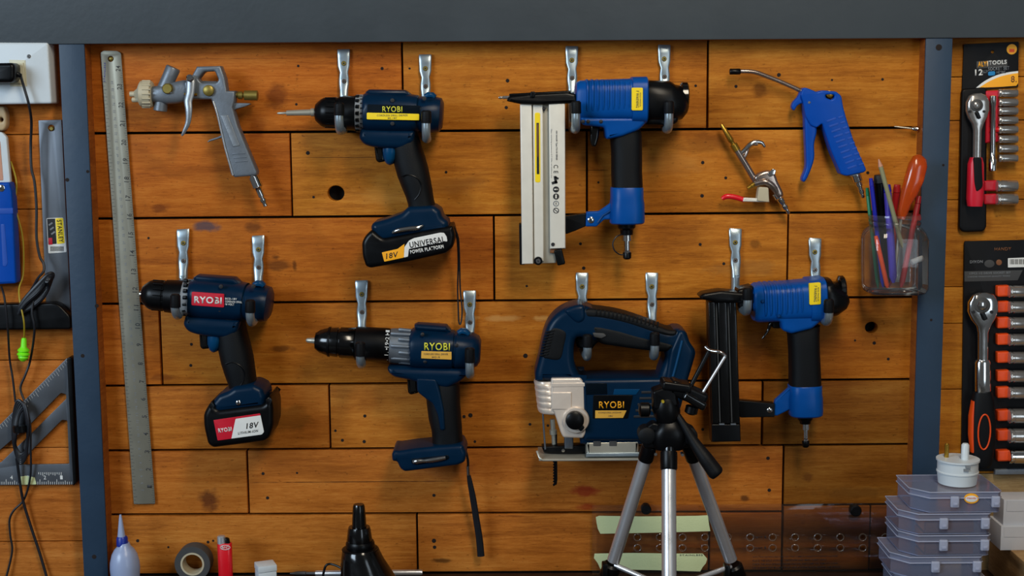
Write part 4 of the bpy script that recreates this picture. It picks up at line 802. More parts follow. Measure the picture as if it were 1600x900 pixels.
tube('lever_sleeve', [(1128, 311, BC), (1135, 307, BC), (1148, 308, BC), (1163, 312.5, BC)], [3, 4.3, 4.3, 4], 'red_bright', t, 12, 5)
spin('hose_plug', (1213, 301, BC), (1233, 334, BC), [(0, 8), (9, 8), (11, 6), (18, 5.5), (20, 4), (23, 4), (24, 5.2), (29, 4.8), (31, 3), (37, 3), (39, 1.5)], 'chrome', t, 20)
t = thing('ball_needle', 'thin steel ball inflating needle stuck in the seam beside the right post', 'needle', (1415, 201, .008))
spin('needle', (1397, 197.5, .006), (1430, 201.5, .010), [(0, .5), (3, 1.1), (30, 1.4)], 'steel', t, 10)
spin('needle_base', (1424, 200.8, .009), (1436, 202.2, .011), [(0, 1.8), (1, 3), (3, 3.6), (9, 4.4), (10, 4.4), (10, 3)], 'chrome', t, 16)
# ------------------------------------------------------------------ JAR OF PENS
JD = .044
k = K(1398, 400, JD)
jar = thing('pen_jar', 'clear plastic screw-neck jar of pens fixed beside the right post', 'jar', (1398, 457, JD))
def superring(cx, py, hw, hd, e=5, n=40, d=JD):
    c = W(cx, py, d); return [c+Vector((hw*k*math.copysign(abs(math.cos(q))**(2/e), math.cos(q)), -hd*math.copysign(abs(math.sin(q))**(2/e), math.sin(q)), 0)) for q in [2*math.pi*j/n for j in range(n)]]
sec = [(1397, 457, 40, .033, 4), (1397, 455, 44, .037, 4), (1397.5, 448, 46, .039, 5), (1397.5, 372, 46.5, .039, 5), (1397.5, 362, 44, .037, 4), (1398, 356, 40, .034, 3), (1398, 353, 38, .033, 2), (1398, 350, 40, .0345, 2), (1398, 347, 40, .0345, 2), (1398, 345, 38, .033, 2), (1398, 342, 40, .0345, 2), (1398, 338, 40, .0345, 2), (1398, 335, 39, .034, 2)]
ring = [superring(x, y, hw, hd, e) for x, y, hw, hd, e in sec]
jm = rings_mesh(ring, cap=False); bmj = bmesh.new(); bmj.from_mesh(jm); bmj.verts.ensure_lookup_table(); bmj.faces.new(bmj.verts[:40]); bmesh.ops.recalc_face_normals(bmj, faces=bmj.faces); bmj.to_mesh(jm); bmj.free()
finish('jar_glass', jm, 'jar_clear', jar, 50)
wbox('jar_bracket', (W(1398, 400, 0).x-.02, -.0065, W(1398, 440, 0).z), (W(1398, 400, 0).x+.02, .0005, W(1398, 380, 0).z), 'galvanised', jar, .0008)
def pen(nm, a_, b_, r, mt, label, tip=None, cat='pen', tr=None):
    o = thing(nm, label, cat, b_, 'pens and tools in the plastic jar'); A, B = W(*a_), W(*b_); L_ = (B-A).length; kk = K(*a_); R_2 = r*kk
    spin('shaft', A, B, [(0, R_2*.7), (.001, R_2), (L_*.93, R_2), (L_, R_2*.35)], mt, o, 12)
    if tip: spin('tip' if nm == 'pencil' else 'cap', A-(B-A).normalized()*(tr or .010), A, [(0, R_2*.25 if nm == 'pencil' else R_2*.8), ((tr or .010), R_2*1.05)], tip, o, 12)
    return o
pen('pencil', (1376, 260, .075), (1410, 387, .066), 3.6, 'pencil_green', 'grey green pencil with a pink wooden end leaning out of the jar', 'pink_wood', 'pencil')
pen('marker_pen', (1374, 285, .045), (1384, 448, .034), 9, 'black_plastic', 'thick black marker standing upright in the jar', 'ink')
pen('ballpoint_pen', (1362, 290, .056), (1380, 449, .05), 3.4, 'pen_blue', 'blue ballpoint pen left of the pencil in the jar', 'pen_blue')
pen('ballpoint_pen', (1387, 300, .054), (1396, 442, .064), 6, 'pen_violet', 'thick violet blue pen in the middle of the jar', 'pen_blue')
pen('ballpoint_pen', (1356, 305, .04), (1372, 450, .03), 3, 'pen_green', 'slim green pen at the left rim of the jar', 'pen_green')
pen('ballpoint_pen', (1401, 300, .04), (1388, 449, .03), 6, 'pen_red', 'dark red pen behind the pencil in the jar', 'pen_red')
pen('ballpoint_pen', (1434, 318, .03), (1408, 449, .052), 4.5, 'pen_red', 'slanting red pen at the right of the jar', 'pen_red')
pen('ballpoint_pen', (1371, 380, .058), (1387, 450, .06), 3.6, 'orange', 'short red orange pen low in the jar', 'orange')
pen('chalk_stick', (1424, 410, .066), (1442, 403, .056), 4.4, 'white_plastic', 'short white stick resting low in the jar', None, 'chalk')
o = thing('screwdriver', 'screwdriver with a see-through orange handle sticking out of the jar', 'screwdriver', (1398, 440, .06), 'pens and tools in the plastic jar')
loft('handle', [(1439, 243, 5, .003, .062), (1437, 247, 11, .007, .062), (1434, 258, 14.5, .010, .062), (1428, 280, 15, .0105, .062), (1421, 300, 13, .009, .062), (1414, 318, 9, .007, .061), (1410, 332, 8.5, .0065, .06), (1407, 342, 6, .005, .06)], 'orange_clear', o, 24, 2.6)
tube('shank', [(1408, 340, .06), (1396, 440, .058)], 2.6, 'steel', o, 10, 1)
# ------------------------------------------------------------------ SOCKET SETS AT THE RIGHT
def socket(x0, x1, y, r, d, label, group, mm='chrome_dark', holder=None):
    o = thing('socket', label, 'socket', ((x0+x1)/2, y, d), group); L_ = x1-x0
    spin('socket_barrel', (x0, y, d), (x1, y, d), [(0, r*.9), (1, r), (4, r), (4.5, r*.9), (7, r*.9), (7.5, r), (L_-1, r), (L_, r*.92), (L_, r*.6), (L_-4, r*.55)], mm, o, 24)
    tube('size_mark', [(x0+6, y-r*.3, d+r*K(x0, y, d)), (x0+6, y+r*.3, d+r*K(x0, y, d))], .8, 'print_white', o, 6, 1)
    return o
ordn = ['first', 'second', 'third', 'fourth', 'fifth', 'sixth', 'seventh', 'eighth', 'ninth', 'tenth', 'lowest']
c1 = thing('socket_card', 'black and yellow hanging card of a twelve piece socket set', 'packaging', (1540, 362, .003))
hdr = poly('header_card', rnd([(1506, 69), (1592, 65), (1591, 136), (1503, 142)], 2), .002, .0035, 'card_black', c1, .0003, [circ(1551, 81, 2.5)])
poly('ratchet_tray', rnd([(1503, 139), (1543, 136), (1542, 355), (1537, 362), (1505, 363), (1499, 357)], 6), .002, .010, 'card_black', c1, .003)
rlh = poly('socket_rail', rnd([(1541, 142), (1561, 141), (1560, 222), (1540, 224)], 2), .002, .012, 'red', c1, .002)
CF = .0035
kk_ = knob('price_dot', 1581, 77, [(CF-.001, 8), (CF+.0003, 8)], 'amber', hdr, 24); boxes('price_dot_mark', [(slant(1581, 79, 8, 5, 0), CF, CF+.0005)], 'orange', hdr)
poly('logo_frame', [(1526, 96), (1574, 93), (1574, 104), (1526, 107)], CF-.001, CF+.0002, 'ink_grey', hdr, .0001)
text('lettering', 'ALYI', 1535.5, 100, 15, 8, CF+.0002, 'amber', hdr, 3, .04); text('lettering', '|TOOLS', 1558, 98.5, 30, 8.5, CF+.0002, 'print_white', hdr, 3, .04)
text('lettering', '12', 1529.5, 113, 12, 9.5, CF, 'print_white', hdr, 3, .05); text('lettering', 'PCS', 1539, 112, 4, 8, CF, 'print_grey', hdr, 93)
text('lettering', 'SOCKET SET', 1560.5, 107, 33, 5.5, CF, 'print_grey', hdr, 3, .03); text('lettering', 'METRIC', 1564, 113, 14, 4, CF, 'print_grey', hdr, 3, .02)
poly('blue_pill', rnd([(1544, 112), (1555, 111), (1555, 117.5), (1544, 118.5)], 2.5), CF-.001, CF+.0003, 'print_cyan', hdr, .0001)
poly('white_swoosh', crom([(1524, 138), (1538, 127), (1556, 118), (1575, 113), (1591, 111)], 5, False)+[(1591, 118), (1560, 126), (1534, 137)], CF-.001, CF+.0002, 'print_white', hdr, .0001)
poly('yellow_swoosh', crom([(1530, 137), (1545, 127.5), (1562, 120), (1578, 116), (1591, 114)], 5, False)+[(1591, 130), (1588, 134), (1560, 136)], CF-.001, CF+.0004, 'amber', hdr, .0001)
text('lettering', '8.', 1584, 123.5, 9, 10, CF+.0004, 'print_brown', hdr, 3, .02)
for y_ in (290.5, 311.5): poly('socket_holder', rnd([(1538, y_-8), (1559, y_-9), (1559, y_+8), (1538, y_+8)], 2), .001, .012, 'red', c1, .002)
tube('rail_tie', [(1545, 203, .012), (1560, 203, .012)], 4, 'red_bright', c1, 8, 1)
def ratchet(name, label, hx, hy, hr, hry, x1, y1, xs, ys1, mm, dials):
    o = thing(name, label, 'ratchet', (xs, ys1, .02)); d = .012
    h = loft('ratchet_head', [(hx, hy-hry, hr*.35, .004, d+.008), (hx, hy-hry*.85, hr*.72, .0065, d+.008, 4), (hx, hy-hry*.4, hr, .0075, d+.008, 4), (hx, hy+hry*.2, hr*1.02, .0075, d+.008, 4), (hx, hy+hry*.7, hr*.82, .0072, d+.008, 4), (hx+.5, hy+hry*1.15, hr*.5, .0065, d+.008, 4), (hx, hy+hry*1.6, hr*.36, .006, d+.008), (x1, y1, hr*.34, .006, d+.008)], mm, o, 28, 2.6)
    knob('drive_dial', hx, hy-hry*.15, [(d+.012, hr*.56), (d+.017, hr*.54), (d+.0175, hr*.46)], 'ink_grey', o, 24); knob('dial_hub', hx, hy-hry*.15, [(d+.017, hr*.36), (d+.0195, hr*.3), (d+.0205, hr*.16)], mm, o, 8)
    for s in (-1, 1): knob('head_rivet', hx+s*hr*.62, hy+hry*.28, [(d+.012, hr*.13), (d+.0164, hr*.12)], 'ink', o, 10)
    poly('reverse_lever', rnd(slant(hx+hr*.1, hy+hry*.55, hr*.32, hry*.55, 25), 2), d+.012, d+.0185, 'black_plastic', o, .001)
    return o
o = ratchet('ratchet_handle', 'small chrome ratchet with a red and black handle on the twelve piece card', 1527, 168, 17.5, 22, 1526, 252, 1525, 320, 'chrome_dark', 0)
loft('handle', [(1525, 246, 9, .007, .021), (1524.5, 256, 12, .009, .021), (1524, 285, 12.5, .010, .021), (1523.5, 310, 13, .010, .021), (1523, 322, 11, .009, .021)], 'red', o, 24, 2.8)
poly('handle_inlay', rnd([(1522, 246), (1534, 246), (1536, 292), (1526, 300), (1523, 285)], 4), .024, .0325, 'grip_rubber', o, .001)
e_ = thing('extension_bar', 'slim chrome extension bar between the small ratchet and small sockets', 'extension bar', (1550, 266, .018))
spin('bar', (1551.5, 149, .019), (1551, 268, .019), [(0, 3), (1, 5), (14, 5), (16, 4), (88, 4.2), (98, 4.4), (100, 6), (117, 6), (118, 5)], 'chrome', e_, 20)
g1 = 'small sockets on the twelve piece card'
for i, y_ in enumerate((145.5, 160, 173.5, 188, 202.5, 217.5, 232.5, 247.5)): socket(1560, 1589.5, y_, 6.2, .014, ordn[i]+' small socket from the top on the twelve piece card', g1)
for i, y_ in enumerate((290.5, 311.5)): socket(1557, 1589, y_, 9, .016, ('upper' if i == 0 else 'lower')+' of the two large sockets below the small row on the card', g1)
c2 = thing('socket_card', 'large black hanging card of a socket set with orange holders', 'packaging', (1560, 735, .003))
bk = poly('backing_card', rnd([(1507, 377), (1640, 374), (1640, 735), (1502, 737)], 3), .002, .006, 'card_black', c2, .0008)
CF = .006
text('lettering', 'DIXON', 1525.5, 409, 20, 4.5, CF, 'print_grey', bk, 1, .03); poly('grey_patch', circ(1546, 412, 8, 20, 6), CF-.001, CF+.0002, 'ink_grey', bk, .0001); poly('brown_dot', circ(1561, 410, 4.5), CF-.001, CF+.0002, 'print_brown', bk, .0001)
poly('barcode_label', rnd([(1575, 403.5), (1612, 402), (1612, 417), (1575, 418)], 1), CF-.001, CF+.0003, 'print_white', bk, .0001)
boxes('barcode_bars', [(rect(1578+i*2.1, 405, 1578+i*2.1+(1.2 if i % 3 else .7), 413), CF, CF+.0005) for i in range(13)], 'ink', bk)
poly('grey_band', [(1507, 424), (1598, 422), (1590, 438), (1507, 440)], CF-.001, CF+.0003, 'ink_grey', bk, .0001); text('lettering', '17PCS 1/2 DRIVE SOCKET SET', 1547, 426.5, 64, 3, CF+.0003, 'print_grey', bk, 1); text('lettering', 'CHROME VANADIUM QUALITY TOOLS', 1545, 432, 66, 2.4, CF+.0003, 'print_grey', bk, 1)
text('lettering', 'HANDY', 1567, 389, 26, 5, CF, 'print_brown', bk, 1, .01)
poly('card_foot', [(1555, 734), (1640, 732), (1640, 741), (1555, 742)], .004, .012, 'alu_grey', c2, .001)
o = ratchet('ratchet_handle', 'big polished ratchet with black and orange handle on the large card', 1535.5, 481, 23, 24, 1535, 614, 1534, 715, 'chrome', 0)
loft('neck_sleeve', [(1535, 562, 10, .008, .02), (1535, 566, 12, .0095, .02), (1535, 610, 12.5, .0095, .02), (1535, 614, 11, .009, .02)], 'chrome', o, 20, 2.6)
loft('handle', [(1535, 612, 14, .010, .021), (1535, 620, 16, .0115, .021), (1535, 650, 19.5, .013, .021), (1535, 680, 20, .013, .021), (1534, 705, 18, .012, .021), (1533, 725, 16, .011, .021), (1533, 730, 12, .009, .021)], 'grip_rubber', o, 28, 2.6)
loft('handle_stripe', [(1520, 626, 1.5, .006, .023), (1517.5, 650, 3.2, .008, .023), (1517, 680, 3.4, .008, .023), (1519, 706, 2.5, .006, .023)], 'orange', o, 14)
c = W(1538, 675, .0345); kk = K(1538, 675, .0345)
tube('handle_ring', [c+Vector((9.5*kk*math.cos(q*.2618), 0, 28*kk*math.sin(q*.2618))) for q in range(24)], .0011, 'orange', o, 8, 1, closed=True, world=True)
g2 = 'sockets in orange holders on the large card'
for i, y_ in enumerate((455.5, 480, 505, 531, 559, 588, 614, 650, 681, 713)):
    r_ = 9.5 if i < 7 else 11.5
    poly('orange_holder', rnd([(1559, y_-8.5), (1578, y_-9.5), (1578, y_+8), (1559, y_+8.5)], 2), .004, .016, 'orange', c2, .002)
    socket(1576, 1616, y_, r_, .020, ordn[i]+' socket from the top in the orange holders', g2, 'chrome_dark' if i != 9 else 'chrome')
# ------------------------------------------------------------------ LEFT EDGE: switch box, squares, cables, earplug
SD = .034
t = thing('switch_box', 'ivory surface switch box with a rocker at the top left', 'switch', (30, 160, SD))
bx_ = poly('box_body', rnd([(-60, 66), (75, 66.5), (81, 162), (-56, 164)], 4), -.0005, SD, 'white_plastic', t, .003, ref=SD)
poly('rocker_frame', rnd([(14, 93.5), (39.5, 94), (42, 135), (16, 135)], 1), SD-.002, SD+.0006, 'ivory_plastic', t, .0004)
poly('rocker', rnd([(18, 98), (36, 98), (38, 131), (20, 131)], 1), SD, SD+.002, 'ivory_plastic', t, .0006)
screw(44.5, 88, SD, 3.2, t)
t = thing('plug_adapter', 'black plug adapter pushed into the ivory switch box', 'plug', (8, 126, .05))
poly('plug_body', rnd([(-34, 99), (18, 98), (22, 103), (22, 123), (17, 129), (-34, 130)], 5), SD+.0022, SD+.030, 'black_plastic', t, .005)
tube('cable_sleeve', [(18, 115, SD+.016), (26, 115.5, SD+.016), (33, 119, SD+.014)], [5, 4.5, 3.2], 'black_plastic', t, 12, 4)
cb_ = tube('power_cable', [(32, 118, SD+.014), (38, 138, .045), (45, 163, .044), (49, 190, .028), (48, 225, .02), (49, 262, .02), (54, 285, .02), (57, 325, .02), (57, 370, .02), (62, 400, .02), (68, 412, .02), (68, 424, .024), (60, 434, .026), (52, 448, .024), (40, 468, .03)], 2.2, 'cable', None, 8, 5)
tag(cb_, 'thin black cable running down from the plug adapter', 'cable')
pp = poly('bright_packet', rnd([(-40, 54), (20, 55), (23, 60), (22, 66), (-40, 66)], 2), .002, .026, 'paper', None, .003); tag(pp, 'bright white packet lying on top of the switch box', 'packet')
bp_ = thing('beige_handle', 'beige plastic handle with a round hole below the switch box', 'handle', (-10, 200, .01))
poly('handle_body', rnd([(-40, 168), (6, 166), (10, 180), (10, 196), (6, 204), (-40, 206)], 4), .001, .016, 'beige', bp_, .003, [circ(1, 187, 3.5)])
t = thing('scraper', 'blue handled scraper with a white metal head hanging at the left edge', 'scraper', (0, 445, .015))
poly('scraper_head', rnd([(-34, 206), (2, 206), (10, 214), (16, 284), (14, 292), (-34, 292)], 3), .004, .012, 'white_plastic', t, .0015, ref=.012)
poly('red_stripe', rnd([(-30, 216), (0, 220), (5, 282), (-30, 282)], 2), .011, .0126, 'pink_wood', t, .0003)
hb = poly('handle', rnd([(-34, 286), (14, 285), (18, 300), (20, 330), (25, 443), (-32, 446)], 3), .002, .024, 'nailer_blue', t, .003, ref=.024)
hb.data.materials[0] = M['bright_blue']
poly('handle_slot', rnd([(1, 350), (7, 350), (12, 412), (9, 417), (4, 416)], 3), .022, .0244, 'bright_blue_deep', hb, .0004); poly('handle_band', [(-33, 326), (20, 325), (20.5, 334), (-33, 335)], .020, .0244, 'bright_blue_deep', hb, .0004)
screw(1.5, 294, .024, 5.5, t)
ep = thing('earplug', 'neon green flanged earplug hanging on a yellow string', 'earplug', (38, 565, .02))
spin('plug', (37.5, 528, .02), (36, 566, .02), [(0, 3), (3, 4), (14, 4.5), (16, 6), (19, 9), (21, 9), (22, 6.5), (25, 9.5), (27, 9.5), (28, 7), (31, 8), (34, 6.5), (37, 3)], 'lime_foam', ep, 18)
tube('string', [(17, 252, .006), (26, 285, .006), (24, 322, .006), (34, 362, .008), (37, 395, .008), (36, 430, .010), (30, 450, .02), (31, 470, .03), (37, 500, .034), (38, 518, .026), (37.5, 529, .02)], 1.3, 'string_yellow', ep, 8, 5)
t = thing('try_square', 'large try square, grey steel blade up, black stock at the bottom', 'try square', (60, 515, .01))
bl = poly('blade', [(60, 188), (96, 187), (111, 500), (73, 500)], .0015, .0035, 'steel_dull', t, .0004, [circ(80, 200, 5)])
knob('hanging_screw', 80, 201, [(-.005, 3.5), (.005, 3.5), (.0062, 2.5)], 'brass_dull', t, 14)
poly('stock', rnd([(-60, 477), (84, 473), (94, 478), (110, 495), (111, 515), (-60, 517)], 5), .001, .022, 'black_plastic', t, .003)
sk = poly('sticker', rnd([(72.5, 341), (99, 340), (104, 394), (75.5, 396)], 2), .003, .0038, 'print_white', t, .0001); sk['label'] = 'yellow, black and white price sticker'
poly('sticker_yellow', rnd([(86.5, 341), (98.5, 340.5), (101, 380), (89, 381.5)], 2), .0036, .0041, 'yellow', sk, .0001); poly('sticker_black', [(73.5, 342), (86, 341.5), (88.5, 381), (75.5, 382)], .0036, .0040, 'ink', sk, .0001)
poly('sticker_red', [(75.5, 372), (81.5, 371.5), (82, 382), (76, 382.5)], .0038, .0042, 'red', sk, .0001); text('sticker_lettering', 'STANLEY', 94, 361, 35, 7, .0041, 'ink', sk, -87, .02)
boxes('sticker_barcode', [(rect(79+i*2.1, 385, 79+i*2.1+1.1, 392.5), .0037, .0041) for i in range(10)], 'ink', sk); boxes('sticker_picture', [(slant(79+i*2, 350+i*7, 7, 2.5, 35), .0039, .0042) for i in range(3)], 'print_grey', sk)
# speed square
t = thing('speed_square', 'aluminium triangular speed square with a dark fence hanging at lower left', 'speed square', (60, 757, .01))
sq = poly('square_plate', [(104, 560), (108, 561), (116, 757), (-96, 759)], .002, .006, 'steel_dull', t, .0005,
          [rnd([(95, 614), (103, 616), (103.5, 623), (52, 674), (2, 722), (-40, 760-22), (-34, 724), (0, 703), (46, 664)], 2), rnd([(97, 656), (105, 657), (108, 725), (34, 726), (50, 703)], 2)])
poly('fence', rnd([(106, 560), (109, 557), (114, 558), (121, 753), (116, 758)], 1), .0005, .017, 'black_plastic', t, .001, ref=.012)
tp_ = poly('tape_patch', rnd([(31, 745), (40, 743.5), (54, 746), (57, 757), (33, 757.5)], 1.5), .0058, .0064, 'masking', t, .0001)
tk = [];
for i in range(56):
    x = -70+i*3.3; L_ = 7 if i % 8 == 0 else (5 if i % 4 == 0 else 3.2); tk.append(([(x, 756-L_), (x+.7, 756-L_), (x+.7, 757), (x, 757)], .0057, .0063))
for i in range(60):
    u = i/60; x, y = 103-198*u*.98, 563+194*u*.98; L_ = 8 if i % 5 == 0 else 4.5; tk.append(([(x, y+.6), (x+.7, y+1.2), (x+.7+L_*.6, y+L_+1), (x+L_*.6, y+L_+.4)], .0057, .0063))
for i in range(12): tk.append((rect(60+i*3.2, 738, 60+i*3.2+.8, 741+(i % 3)), .0057, .0063))
boxes('scale_marks', tk, 'print_white', sq)
for i in range(4): text('scale_number', str(i+1), 96-i*26, 746, 4, 6, .0060, 'print_white', sq)
# coils
t = thing('cable_coil', 'bundled black cable coil lying across the black square stock', 'cable', (60, 475, .03))
for i in range(5): tube('cable_loop', [(82-i*2, 428+i*3, .026+.002*i), (74-i, 430+i*3, .03), (58, 446+i*3, .032), (40, 466+i*2, .032), (30, 482+i*2, .03), (34+i, 486, .027), (50, 468+i*3, .026), (66, 450+i*4, .026), (80-i, 436+i*3, .026)], 3.4, 'cable', t, 8, 4, closed=True)
tube('cable_tail', [(2, 448, .02), (7, 466, .03), (12, 510, .03), (15, 560, .012), (20, 592, .012), (24, 628, .014)], 1.7, 'cable', t, 8, 5)
tube('cable_tail', [(52, 470, .028), (50, 490, .03), (54, 515, .028), (48, 560, .012), (40, 585, .012), (32, 606, .012), (38, 626, .014)], 1.9, 'cable', t, 8, 5)
t = thing('cable_coil', 'long narrow black cable coil hanging in front of the speed square', 'cable', (34, 724, .02))
for i in range(6): tube('cable_loop', [(27+i*2.4, 626+i*2, .018), (36+i*.8, 633, .02), (42+i*.6, 660, .02+.001*i), (43, 690, .02), (40, 715-i*2, .018), (32, 724-i*3, .016), (24, 706-i*2, .016), (20+i, 680, .018+.001*i), (21+i*1.6, 650, .018)], 2.2, 'cable', t, 8, 4, closed=True)
spin('cable_tie', (32, 664, .02), (33, 676, .02), [(0, 11), (1, 12), (10, 12), (11, 11)], 'black_plastic', t, 18)
tube('cable_tail', [(40, 634, .016), (47, 662, .016), (48, 700, .016), (48, 738, .012), (44, 762, .008), (36, 783, .006), (22, 797, .006), (15, 812, .006), (16, 836, .006), (19, 862, .006), (9, 905, .008)], 1.7, 'cable', t, 8, 5)
tube('cable_tail', [(26, 716, .016), (30, 745, .012), (36, 782, .008), (48, 822, .006), (62, 864, .006), (74, 905, .008)], 2.3, 'cable', t, 8, 5)
# ------------------------------------------------------------------ ON THE BENCH
def at_bench(px, d): return (px, ybench(d), d)
def stand(name, px, d, prof, mt, parent=None, n=28, sides=None, smooth=40):
    """upright turned solid: profile (picture row, radius px), converted to heights at distance d"""
    b_ = W(px, ybench(d), d); k = K(px, 880, d); pr = []
    for y, r in prof:
        z = ZB if y == 'b' else W(px, y, d).z; pr.append((z-ZB, r*k))
    pr.sort(key=lambda q: 0) ; base = Vector((W(px, 880, d).x, -d, ZB))
    return spin(name, base, base+Vector((0, 0, 1)), pr, mt, parent, n, sides=sides, smooth=smooth)
t = thing('glue_bottle', 'white squeeze glue bottle with a blue collar and pointed nozzle', 'bottle', Vector((W(195, 880, .055).x, -.055, ZB)))
stand('bottle_body', 195, .055, [('b', 17), (914, 20), (902, 22), (888, 23), (878, 22.5), (866, 19.5), (858, 15), (853, 10), (848, 8.5)], 'glue_white', t)
stand('collar', 192.5, .055, [(853, 8), (852, 9), (840, 8.5), (838, 7)], 'collar_blue', t); stand('nozzle', 191.5, .055, [(840, 6.2), (830, 5), (812, 2.8), (804, 1.5)], 'glue_white', t)
t = thing('tape_roll', 'roll of dark grey tape standing on edge against the wall', 'tape', Vector((W(304, 880, .02).x, -.02, ZB)))
z_ = W(304, 878, .02).z; k = K(304, 878, .02); rr = (z_-ZB)/k
c0 = Vector((W(303, 878, .02).x, -.008, ZB+rr*k)); c1_ = c0+Vector((0, -.022, 0))
spin('tape_winding', c0, c1_, [(0, rr*k), (.0215, rr*k), (.022, rr*.985*k), (.022, 18*k), (0, 18*k)], 'rubber', t, 48, inner=True); bpy.data.objects['tape_winding'].data.materials[0] = M['ink_grey']
spin('cardboard_core', c0, c1_, [(-.0003, 18.4*k), (.0223, 18.4*k), (.0223, 15.6*k), (-.0003, 15.6*k)], 'bone_plastic', t, 40, inner=True)
t = thing('cigarette_lighter', 'red disposable lighter standing upright on the bench', 'lighter', Vector((W(352, 880, .05).x, -.05, ZB)))
k = K(352, 880, .05); bz = W(352, 848, .05).z; X = W(352, 880, .05).x
def ell(z, hx, hy, e=2.4, x=X, y=-.05, n=28): return [Vector((x+hx*math.copysign(abs(math.cos(q))**(2/e), math.cos(q)), y+hy*math.copysign(abs(math.sin(q))**(2/e), math.sin(q)), z)) for q in [2*math.pi*j/n for j in range(n)]]
finish('lighter_body', rings_mesh([ell(ZB, 10.5*k, .0055), (ell(ZB+.001, 11*k, .006)), ell(bz-.001, 11.5*k, .006), ell(bz, 11*k, .0055)]), 'red_bright', t)
zt_ = W(352, 837, .05).z
finish('metal_hood', rings_mesh([ell(bz-.0008, 6.5*k, .0055, x=X-4.5*k), ell(zt_-.001, 6.3*k, .005, x=X-4.8*k), ell(zt_, 5*k, .004, x=X-4.8*k)]), 'alu_tube', t); finish('thumb_lever', rings_mesh([ell(bz-.0008, 4*k, .004, x=X+5*k), ell(bz+.006, 3.4*k, .004, x=X+4*k), ell(bz+.007, 2.4*k, .003, x=X+3*k)]), 'black_plastic', t)
text('lettering', 'BIC', 352, 855.5, 11, 4, .0562, 'print_white', t, 0, .01); c = W(352, 855.5, .0562)
tube('logo_outline', [c+Vector((7.5*k*math.cos(q*.3927), 0, 3.6*k*math.sin(q*.3927))) for q in range(16)], .0004, 'print_white', t, 6, 1, closed=True, world=True)
t = thing('white_box', 'small white plastic cube standing on the bench', 'box', Vector((W(415, 890, .06).x, -.06, ZB)))
v = W(415, 884, .06); wbox('box_body', (v.x-.0125, -.0725, ZB), (v.x+.0125, -.0475, W(415, 890, .06).z), 'white_plastic', t, .0015, math.radians(22)); wbox('box_lid', (v.x-.0131, -.0731, W(415, 890, .06).z), (v.x+.0131, -.0469, W(415, 880, .06).z), 'white_plastic', t, .0015, math.radians(22))
t = thing('black_nozzle_bottle', 'black stepped conical bottle with a narrow nozzle on top', 'bottle', Vector((W(564, 880, .09).x, -.09, ZB)))
loft('cone_body', [(563.5, 856, 27, .024, .09, 2), (563.5, 859, 29, .026, .09, 2), (566, 872, 33, .028, .09, 2), (570, 886, 38, .031, .09, 2), (575, 902, 43, .035, .09, 2), (580, 925, 49, .038, .09, 2), (582, ybench(.09), 51, .039, .09, 2)], 'black_gloss', t, 36, tang=(0, 0, -1))
stand('collar', 563.5, .09, [(859, 28.5), (857.5, 29), (856, 27), (855, 22), (853, 22.5), (848, 22.5), (845, 21)], 'black_plastic', t, 36); stand('cap', 562.5, .09, [(847, 19.5), (843, 20), (828, 18), (823, 16.5)], 'black_gloss', t, 30)
stand('nozzle', 562.5, .09, [(825, 11.5), (800, 10), (791, 9.2), (788, 8)], 'black_gloss', t, 24)
w_ = tube('bent_wire', [(503, 912, .07), (506, 893, .07), (510, 883, .07), (518, 881.5, .07), (530, 886, .075), (541, 893, .08)], 1.9, 'black_plastic', None, 8, 5); tag(w_, 'bent black wire leaning against the black conical bottle', 'wire')
t = thing('steel_pen', 'slim silver pen lying on the bench behind the black bottle', 'pen', Vector((W(560, 890, .012).x, -.012, ZB)))
A, B = Vector((W(453, 894, .012).x, -.012, ZB+.0045)), Vector((W(660, 892, .012).x, -.012, ZB+.0045)); L_ = (B-A).length
spin('pen_barrel', A, B, [(.036, .0035), (.038, .0042), (L_-.003, .0044), (L_, .0038)], 'alu_tube', t, 18); spin('pen_tip', A, B, [(0, .0008), (.005, .002), (.010, .0032), (.022, .0034), (.023, .0024), (.036, .0024)], 'steel_dull', t, 16)
spin('pen_band', A, B, [(L_-.052, .0046), (L_-.050, .0048), (L_-.046, .0048), (L_-.045, .0046)], 'black_plastic', t, 18)
cp_ = stand('yellow_cap', 615, .095, [('b', 4), (930, 4), (900, 3.6), (897, 2.5)], 'yellow', None, 16); tag(cp_, 'small yellow cap just showing beside the black conical bottle', 'cap')
cp_.location += Vector((.006, -.03, 0))
# ------------------------------------------------------------------ ACRYLIC TEMPLATE
t = thing('acrylic_template', 'clear acrylic drilling template leaning on the wall with masking tape strips', 'template', Vector((W(1160, 890, .012).x, -.012, ZB)))
AD0, AD1 = .009, .012
zt_ = W(1160, 788, AD1).z; xl, xr = W(925, 840, AD1).x, W(1412, 840, AD1).x
hl = []
def wpx(px, py): v = W(px, py, AD1); return (v.x, v.z)
ringpos = [(996+i*35.2, yy) for i in range(12) for yy in (839.5, 856)]
ringpos = [(x, y) for x, y in ringpos]
lo = [[(xl, ZB+.0002), (xr, ZB+.0002), (xr, zt_), (xl, zt_)]]
k = K(1160, 840, AD1)
for x, y in ringpos:
    cx, cz = wpx(x, y); lo.append([(cx+3*k*math.cos(q*.5236), cz+3*k*math.sin(q*.5236)) for q in range(12)])
sh = finish('acrylic_sheet', flat_mesh(lo, AD0, AD1, .0003, 1), 'acrylic', t, 30)
for x, y in ringpos:
    c = W(x, y, AD1); tube('hole_rim', [c+Vector((5.6*k*math.cos(q*.3927), 0, 5.6*k*math.sin(q*.3927))) for q in range(16)], .0006, 'rim_clear', sh, 5, 1, closed=True, world=True)
def strip(pts): return poly('tape_strip', pts, AD1-.0002, AD1+.0003, 'masking', t, .00005)
